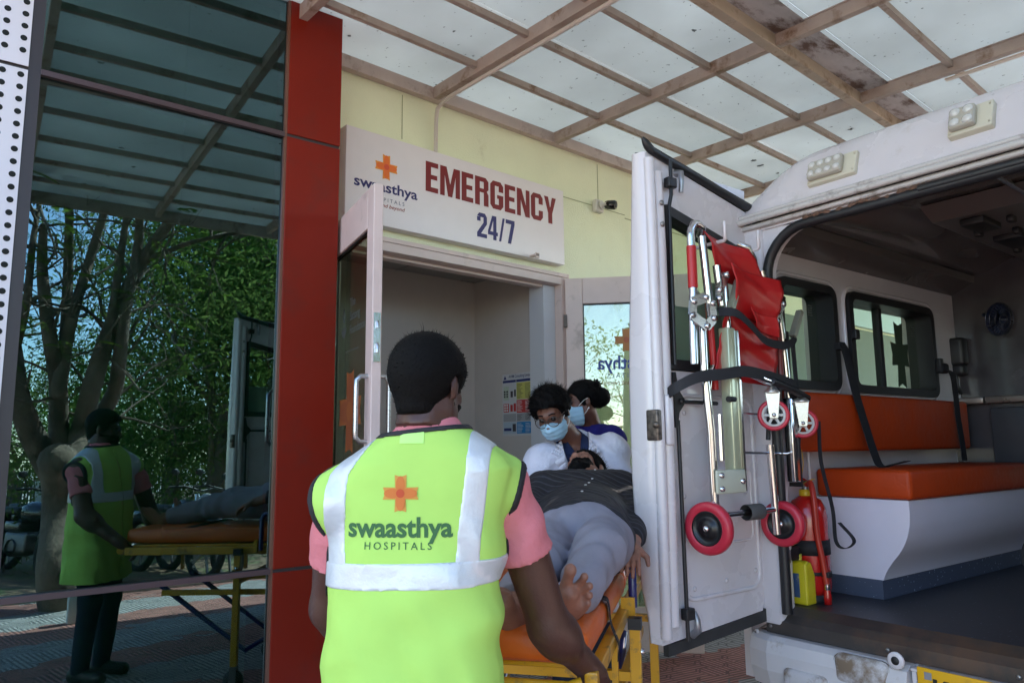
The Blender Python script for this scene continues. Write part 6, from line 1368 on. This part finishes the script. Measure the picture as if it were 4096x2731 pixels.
# ============================================================ THE FAR SIDE OF THE FORECOURT (seen in the mirror glazing)
GP = np.array([1.62, 3.462, 0]); _ga = R(3.36); GN = np.array([-math.sin(_ga), -math.cos(_ga), 0])
def far(x, y, dist=None, z=None):
    """place on the far side of the forecourt that the glazing shows at preview pixel (x, y)"""
    c = np.array([0, 0, EYE]); d = at(x, y, 1.0)-c; p = c+d*((GP-c) @ GN)/(d @ GN); r_ = d-2*(d @ GN)*GN
    t = (z-p[2])/r_[2] if z is not None else (dist-np.linalg.norm(p-c))/np.linalg.norm(r_)
    return p+r_*t
M_bark = mat('grey_brown_bark', (.17, .125, .095), .9, var=.35, vscale=7, bump=1.5, bscale=22, stretch=(1, 1, .5), dirt=(.05, .035, .028), dscale=4, damt=.45)
def leaf_material(name, cols):
    m = bpy.data.materials.new(name); m.use_nodes = True; nt = m.node_tree; N = nt.nodes; L = nt.links; N.remove(N['Principled BSDF'])
    g = N.new('ShaderNodeNewGeometry'); cr = N.new('ShaderNodeValToRGB'); L.new(g.outputs['Random Per Island'], cr.inputs[0]); e = cr.color_ramp.elements
    e[0].color = (*cols[0], 1); e[1].color = (*cols[1], 1)
    d = N.new('ShaderNodeBsdfDiffuse'); t = N.new('ShaderNodeBsdfTranslucent'); L.new(cr.outputs[0], d.inputs[0]); L.new(cr.outputs[0], t.inputs[0])
    mx = N.new('ShaderNodeMixShader'); mx.inputs[0].default_value = .45; L.new(d.outputs[0], mx.inputs[1]); L.new(t.outputs[0], mx.inputs[2]); L.new(mx.outputs[0], N['Material Output'].inputs[0]); return m
M_leaf = leaf_material('feathery_leaf', ((.05, .11, .015), (.18, .28, .045)))
M_leaf2 = leaf_material('broad_leaf', ((.02, .065, .012), (.09, .18, .03)))
M_leaf3 = leaf_material('pale_leaf', ((.07, .12, .03), (.20, .27, .07)))
def leaf_cards(name, centres, n_per, spread, size, mt, parent, seed=0, aspect=.35, droop=.2):
    """many small leaf blades around the given points, one mesh"""
    r_ = np.random.default_rng(seed); C_ = np.repeat(np.array(centres, float), n_per, 0); N_ = len(C_)
    P = C_+r_.normal(size=(N_, 3))*spread; d = r_.normal(size=(N_, 3)); d[:, 2] -= droop; d /= np.linalg.norm(d, axis=1)[:, None]
    s = np.cross(d, r_.normal(size=(N_, 3))); s /= np.linalg.norm(s, axis=1)[:, None]+1e-9; l = (size*r_.uniform(.5, 1.3, N_))[:, None]
    V_ = np.stack([P, P+d*l*.5+s*l*aspect*.5, P+d*l, P+d*l*.5-s*l*aspect*.5], 1).reshape(-1, 3); F_ = np.arange(N_*4).reshape(-1, 4)
    me = bpy.data.meshes.new(name); me.vertices.add(len(V_)); me.vertices.foreach_set('co', V_.ravel()); me.loops.add(len(F_)*4); me.loops.foreach_set('vertex_index', F_.ravel().astype(np.int32))
    me.polygons.add(len(F_)); me.polygons.foreach_set('loop_start', (np.arange(len(F_))*4).astype(np.int32)); me.polygons.foreach_set('loop_total', np.full(len(F_), 4, np.int32)); me.materials.append(mt); me.update(calc_edges=True)
    o = bpy.data.objects.new(name, me); link(o, parent); return o
def frond_cards(name, tips, mt, parent, seed=0, n=14, l=.30):
    """feathery fronds: a drooping rib with paired leaflets"""
    r_ = np.random.default_rng(seed); V_ = []; F_ = []
    for p in tips:
        d = r_.normal(size=3); d[2] *= .35; d /= np.linalg.norm(d); s = np.cross(d, (0, 0, 1)); s /= np.linalg.norm(s)+1e-9; L_ = l*r_.uniform(.6, 1.3)
        for k in range(n):
            t = (k+1)/n; q = p+d*L_*t-np.array([0, 0, 1])*L_*.35*t*t; w = L_*.28*math.sin(math.pi*min(1, t*.9+.1))
            for e in (-1, 1):
                b = len(V_); V_ += [q, q+s*e*w*.5+d*.012, q+s*e*w+np.array([0, 0, -.012]), q+s*e*w*.5-d*.006]; F_.append((b, b+1, b+2, b+3))
    mb = MB(); mb.add(V_, F_, False); return mb.build(name, mt, parent)
def grow(mb, tips, p, d, l, r0, depth, r_, crook=.25):
    """one branch with forks; ends are collected in tips"""
    n = 4; pts = [p]; rs = [r0]; d = unit(d)
    for k in range(n): d = unit(d+r_.normal(size=3)*crook*.5+np.array([0, 0, .04])); pts.append(pts[-1]+d*l/n); rs.append(r0*(1-.45*(k+1)/n))
    mb.tube(pts, rs, 6 if depth > 1 else 4, False)
    if depth <= 0: tips.append(pts[-1]); tips.append(pts[-2]); return
    for k in range(r_.integers(2, 4)): grow(mb, tips, pts[-1 if k == 0 else -2], unit(d+r_.normal(size=3)*.65), l*r_.uniform(.55, .8), rs[-1]*.75, depth-1, r_, crook)
# --- big forked tree beside the pavement, limbs laid out as the glazing shows them
tb = far(132, 1375, dist=8.35); tb[2] = -.05
tree = thing('tree', 'large tree with a thick forked trunk and feathery leaves beside the motorcycles', 'tree', tb)
limbs = [([(132, 1378), (130, 1300), (140, 1200), (142, 1120), (134, 1060)], .165, .17), ([(120, 1080), (75, 1000), (40, 900), (30, 800), (10, 700)], .13, .055), ([(135, 1070), (135, 980), (132, 870), (112, 760), (97, 620), (100, 520)], .105, .035),
         ([(134, 900), (150, 790), (156, 640), (160, 470)], .07, .035), ([(146, 820), (168, 720), (205, 600), (245, 470)], .06, .035), ([(155, 1070), (190, 980), (208, 900), (245, 780), (305, 640), (375, 530), (430, 460)], .11, .045),
         ([(150, 1060), (210, 985), (262, 900), (276, 810), (290, 700), (318, 560), (320, 470)], .09, .035), ([(222, 860), (250, 760), (270, 640), (290, 500)], .055, .03), ([(30, 820), (60, 700), (75, 560), (90, 470)], .045, .02), ([(250, 770), (210, 720), (170, 700), (100, 720)], .02, .008), ([(330, 600), (430, 560), (520, 540), (600, 530)], .03, .012)]
m = MB(); tips = []; r_ = np.random.default_rng(11); segs = []
for pts, r0, r1 in limbs:
    n = len(pts); P = [far(x, y, dist=8.35+.18*math.sin(k*1.7+r0*60))-tb for k, (x, y) in enumerate(pts)]
    P = spl(P, 5); m.tube(P, list(np.linspace(r0, r1, len(P))), 12, False)
    m.sphere(P[-1], r1*1.02, 12); m.sphere(P[0], r0*1.0, 12)
    if r1 < .15: segs += [(np.array(p), (np.array(P[min(i+1, len(P)-1)])-np.array(P[i-1]))) for i, p in enumerate(P) if i > 4]; segs.append((np.array(P[-1]), np.array(P[-1])-np.array(P[-2])))
m.build('trunk', M_bark, tree)
m = MB()
for k, (p, d) in enumerate(segs):
    if k % 2 == 0 or np.linalg.norm(d) == 0: grow(m, tips, p, unit(d)+r_.normal(size=3)*.9, r_.uniform(.35, .8), .016, 2, r_, .35)
m.build('twigs', M_bark, tree)
for k in range(3):
    e = segs[-1][0]+np.array([0, 0, .3])
tp = np.array(tips); keep = tp[:, 2] > 2.1
top = [np.array([r_.uniform(-2.6, 3.4), r_.uniform(-1.5, 1.0), r_.uniform(3.3, 5.2)]) for _ in range(24)]
frond_cards('crown', list(tp[keep][::6])+top, M_leaf, tree, 3)
# --- second tree, leaning limbs at the right of the reflection
t2 = far(700, 1150, dist=12.5); t2[2] = -.05
tree2 = thing('tree', 'slender leaning tree reflected next to the red column', 'tree', t2)
m = MB(); tips = []
for pts, r0, r1 in (([(700, 1200), (690, 1000), (660, 800), (640, 690)], .16, .12), ([(640, 690), (615, 620), (560, 560), (520, 520)], .09, .03), ([(645, 700), (625, 610), (590, 540), (570, 500)], .09, .035), ([(650, 700), (640, 620), (612, 560), (600, 480)], .06, .03)):
    P = spl([far(x, y, dist=12.5)-t2 for x, y in pts], 4); m.tube(P, list(np.linspace(r0, r1, len(P))), 10, False)
    for p in P[3:]: grow(m, tips, np.array(p), r_.normal(size=3), .6, .02, 2, r_, .3)
m.build('trunk', M_bark, tree2)
leaf_cards('crown', tips, 9, .22, .11, M_leaf2, tree2, 4)
# --- background trees beyond the fence
def bg_tree(x, y, dist, rad, ztop, lab, mt, seed, nl=9000):
    r_ = np.random.default_rng(seed); b = far(x, 1150, dist=dist); b[2] = -.05; t = thing('tree', lab, 'tree', b, group=None)
    m = MB(); tips = []; m.tube([(0, 0, 0), (r_.normal()*.1, .05, ztop*.22), (r_.normal()*.2, .1, ztop*.40)], [.16, .12, .09], 10, False)
    for k in range(6): grow(m, tips, np.array([0, .05, ztop*(.2+.04*k)]), unit(np.array([r_.normal(), r_.normal(), .9])), ztop*.30, .055, 3, r_, .3)
    m.build('trunk', M_bark, t)
    cs = []
    for _ in range(46):
        v = r_.normal(size=3); v /= np.linalg.norm(v); cs.append(np.array([v[0]*rad, v[1]*rad*.8, ztop*.57+v[2]*ztop*.42])*np.array([r_.uniform(.45, 1), r_.uniform(.45, 1), 1]))
    cs = [c for c in cs if c[2] > .5]
    leaf_cards('crown', list(np.array(tips))+cs*3, max(1, int((2.2 if x > 380 else 1.2)*nl)//(len(tips)+3*len(cs))), .30, .095, mt, t, seed); return t
BG = [(395, 700, 13.5, 1.6, 5.6, 'tall dense tree beyond the fence behind the man\'s reflected head', M_leaf2, 31, 12000), (480, 700, 12.6, 1.5, 5.4, 'dense leafy tree left of the reflected van door', M_leaf3, 32, 12000), (575, 700, 14.0, 1.7, 5.2, 'dark leafy tree behind the reflected van door', M_leaf2, 33, 12000),
      (30, 900, 20, 2.2, 3.4, 'low bushy tree far left beyond the iron fence', M_leaf3, 34, 7000), (120, 900, 22, 2.0, 3.3, 'low rounded tree behind the thick trunk', M_leaf2, 35, 7000), (215, 900, 20, 2.3, 3.9, 'mid green bushy tree beyond the fence right of the thick trunk', M_leaf3, 36, 8000), (300, 900, 17, 1.7, 3.5, 'dark bushy tree between the thick trunk and the man\'s reflection', M_leaf2, 37, 9000), (660, 900, 17, 2.2, 5.5, 'tall tree farthest right beyond the fence', M_leaf2, 38, 8000)]
for a in BG: bg_tree(*a)
# trees on the open side, mirrored in the folded-back door leaf
for k, (x, y, zt, lab) in enumerate(((-6.8, -3.4, 5.0, 'tree with a loose open crown across the road, mirrored in the door leaf'), (-9.5, -8.5, 4.2, 'rounded green tree at the far corner of the road'))):
    t = thing('tree', lab, 'tree', (x, y, -.05)); r_ = np.random.default_rng(50+k); m = MB(); tips = []
    m.tube([(0, 0, 0), (.1, 0, 1.2), (.2, .1, 2.1)], [.15, .11, .08], 10, False)
    for j in range(5): grow(m, tips, np.array([.15, .05, 1.6+.12*j]), unit(np.array([r_.normal(), r_.normal(), .8])), zt*.30, .05, 3, r_, .3)
    m.build('trunk', M_bark, t); leaf_cards('crown', tips, 14, .22, .12, M_leaf3, t, 60+k)
# --- fence: rendered posts with iron grilles on a low plinth
p1 = far(90, 1224, z=-.05); p2 = far(390, 1172, z=-.05); fd = unit((p2-p1)*np.array([1, 1, 0])); gap = np.linalg.norm(p2-p1)/2
frz = math.atan2(fd[1], fd[0]); M_post = mat('whitewashed_post', (.62, .64, .62), .85, var=.06, dirt=(.35, .34, .30), dscale=3, damt=.25); M_iron = mat('black_iron', (.012, .012, .013), .5)
fen = thing('boundary_fence', 'whitewashed posts with black spiked iron grilles along the far verge', 'fence', p1, frz)
for k in range(-3, 7):
    x = k*gap; m = MB(); m.box(x-.12, x+.12, -.12, .12, 0, .88); m.box(x-.14, x+.14, -.14, .14, .88, .92); m.build('post', M_post, fen)
    m = MB(); a, b = x+.14, x+gap-.14; m.box(a, b, -.012, .012, .13, .155); m.box(a, b, -.012, .012, .78, .805)
    for t in np.arange(a+.04, b, .085): m.box(t-.007, t+.007, -.0115, .0115, .10, .86); m.lathe([(.011, .86), (.0, .92)], (t, 0, 0), n=4)
    m.build('grille', M_iron, fen)
m = MB(); m.box(-4*gap, 7*gap, -.09, .09, 0, .09); m.build('plinth', M_post, fen)
wl = thing('compound_wall', 'pale compound wall and rubble bank beyond the iron fence', 'wall', p1+np.array([-1.5, -5.5, 0]), frz)
m = MB(); m.box(-6, 22, 0, .2, 0, .95); m.build('wall_body', M_post, wl)
# --- verge vegetation
gr = leaf_cards('verge_grass', [np.array([rng.uniform(-4, 12), rng.uniform(-11, -3.2), -.03]) for _ in range(1400)], 9, .10, .10, M_leaf3, None, 77, .12, -1.2); tag(gr, 'dry grass and weeds on the verge behind the motorcycles', kind='stuff')
for k, (x, y, d_) in enumerate(((20, 1160, 11), (185, 1130, 11.5), (440, 1130, 13), (330, 1150, 11))):
    b = far(x, y, dist=d_); b[2] = 0; sh = thing('shrub', ['spindly sapling left of the thick trunk', 'young sapling right of the thick trunk', 'small shrub near the second white post', 'low shrub behind the reflected man'][k], 'shrub', b)
    m = MB(); tips = []; grow(m, tips, np.array([0, 0, 0.]), (0.1, 0, 1), .7, .014, 3, r_, .25); m.build('stem', M_bark, sh); leaf_cards('leaves', tips, 10, .09, .08, M_leaf3, sh, 90+k)
# --- parked motorcycles
def motorbike(col):
    e = thing('motorcycle', 'x', 'motorcycle'); M_t = mat('tyre_rubber', (.02, .02, .02), .8); M_p = mat('bike_paint_'+col[0], col[1], .2, coat=.8)
    for x in (-.62, .62):
        m = MB(); m.tube([(x+.29*math.cos(t), 0, .30+.29*math.sin(t)) for t in np.linspace(0, 2*math.pi, 29)], .045, 8, False); w_ = m.build('wheel', M_t, e)
        m = MB(); m.lathe([(0, -.04), (.05, -.04), (.05, .04), (0, .04)], (x, 0, .30), (0, 1, 0), 14)
        for t in np.linspace(0, 2*math.pi, 6)[:-1]: m.bar((x, 0, .30), (x+.25*math.cos(t), 0, .30+.25*math.sin(t)), .03, .015, (0, 1, 0))
        m.build('rim', M_inox, w_)
    m = MB(); m.bbox(-.20, .22, -.11, .11, .28, .52, .04); m.lathe([(.09, -.13), (.10, -.10), (.10, .10), (.09, .13)], (-.02, 0, .34), (0, 1, 0), 16); m.build('engine', mat('engine_metal', (.16, .16, .17), .4, metal=.7), e)
    m = MB(); m.tube([(.62, .09, .30), (.50, .09, .62), (.42, .06, .92)], .025, 8); m.tube([(.62, -.09, .30), (.50, -.09, .62), (.42, -.06, .92)], .025, 8); m.build('fork', M_chrome, e)
    m = MB(); m.sphere((.16, 0, .74), .2, 16, (1.25, .62, .62)); m.build('tank', M_p, e)
    m = MB(); m.bbox(-.55, .02, -.12, .12, .70, .79, .035); m.build('seat', M_rub, e)
    m = MB(); m.bbox(-.72, -.42, -.09, .09, .58, .70, .03); m.bbox(-.2, .1, -.13, .13, .52, .64, .03); m.build('side_panel', M_p, e)
    m = MB(); m.sphere((.52, 0, .84), .10, 14, (.8, 1, 1)); m.build('headlamp', mat('headlamp_glass', (.5, .5, .52), .08, coat=1), e)
    m = MB(); m.tube([(.30, -.36, .98), (.36, -.20, 1.0), (.42, 0, .96), (.36, .20, 1.0), (.30, .36, .98)], .014, 8); m.build('handlebar', M_rub, e)
    for s in (-1, 1):
        m = MB(); m.tube([(.34, s*.26, 1.0), (.36, s*.32, 1.12)], .007, 6); m.sphere((.36, s*.34, 1.15), .055, 12, (.3, 1, .75)); m.build('mirror', M_rub, e)
    m = MB(); m.tube([(.0, -.12, .28), (-.3, -.14, .24), (-.75, -.15, .34)], [.02, .03, .042], 10); m.build('exhaust', M_chrome, e)
    m = MB(); m.tube([(.62+.33*math.cos(t), 0, .30+.33*math.sin(t)) for t in np.linspace(.2, 2.6, 9)], .05, 6); m.tube([(-.62+.34*math.cos(t), 0, .32+.34*math.sin(t)) for t in np.linspace(.7, 3.0, 9)], .055, 6); m.build('mudguard', M_p, e)
    m = MB(); m.box(-.985, -.98, -.10, .10, .40, .52); m.build('number_plate', mat('plate_white', (.55, .58, .6), .4), e)
    return e
def copy_tree(o, parent=None):
    c = o.copy(); COL.objects.link(c)
    if parent is not None: c.parent = parent
    for ch in list(o.children): copy_tree(ch, c)
    return c
b1 = motorbike(('black', (.012, .013, .018))); b2 = motorbike(('white', (.50, .52, .54)))
b3 = copy_tree(b1); b4 = copy_tree(b1); b5 = copy_tree(b2)
for b, (x, y, a, lab) in zip((b1, b2, b3, b4, b5), ((38, 1335, 62, 'black motorcycle parked leftmost on the verge'), (192, 1330, 70, 'white motorcycle parked just right of the thick trunk'), (395, 1325, 66, 'black motorcycle parked behind the reflected stretcher'), (85, 1318, 58, 'black motorcycle parked against the thick trunk on its left'), (460, 1322, 72, 'white motorcycle parked farthest right near the reflected van door'))):
    p = far(x, y, z=-.02); b.location = (p[0], p[1]-.25, -.02); b.rotation_euler = (R(6), 0, R(a)); b['label'] = lab; b['group'] = 'motorcycles parked along the verge'; b['category'] = 'motorcycle'
# wall sign and pillar that close the pavement
pw = far(156, 1440, z=0); cw = MB(); cw.bbox(0, .10, -.10, 0, 0, .26, .01); o_ = cw.build('bollard', M_post); o_.location = (pw[0], pw[1]-.1, 0); tag(o_, 'low white post at the edge of the sunlit pavement', 'bollard')
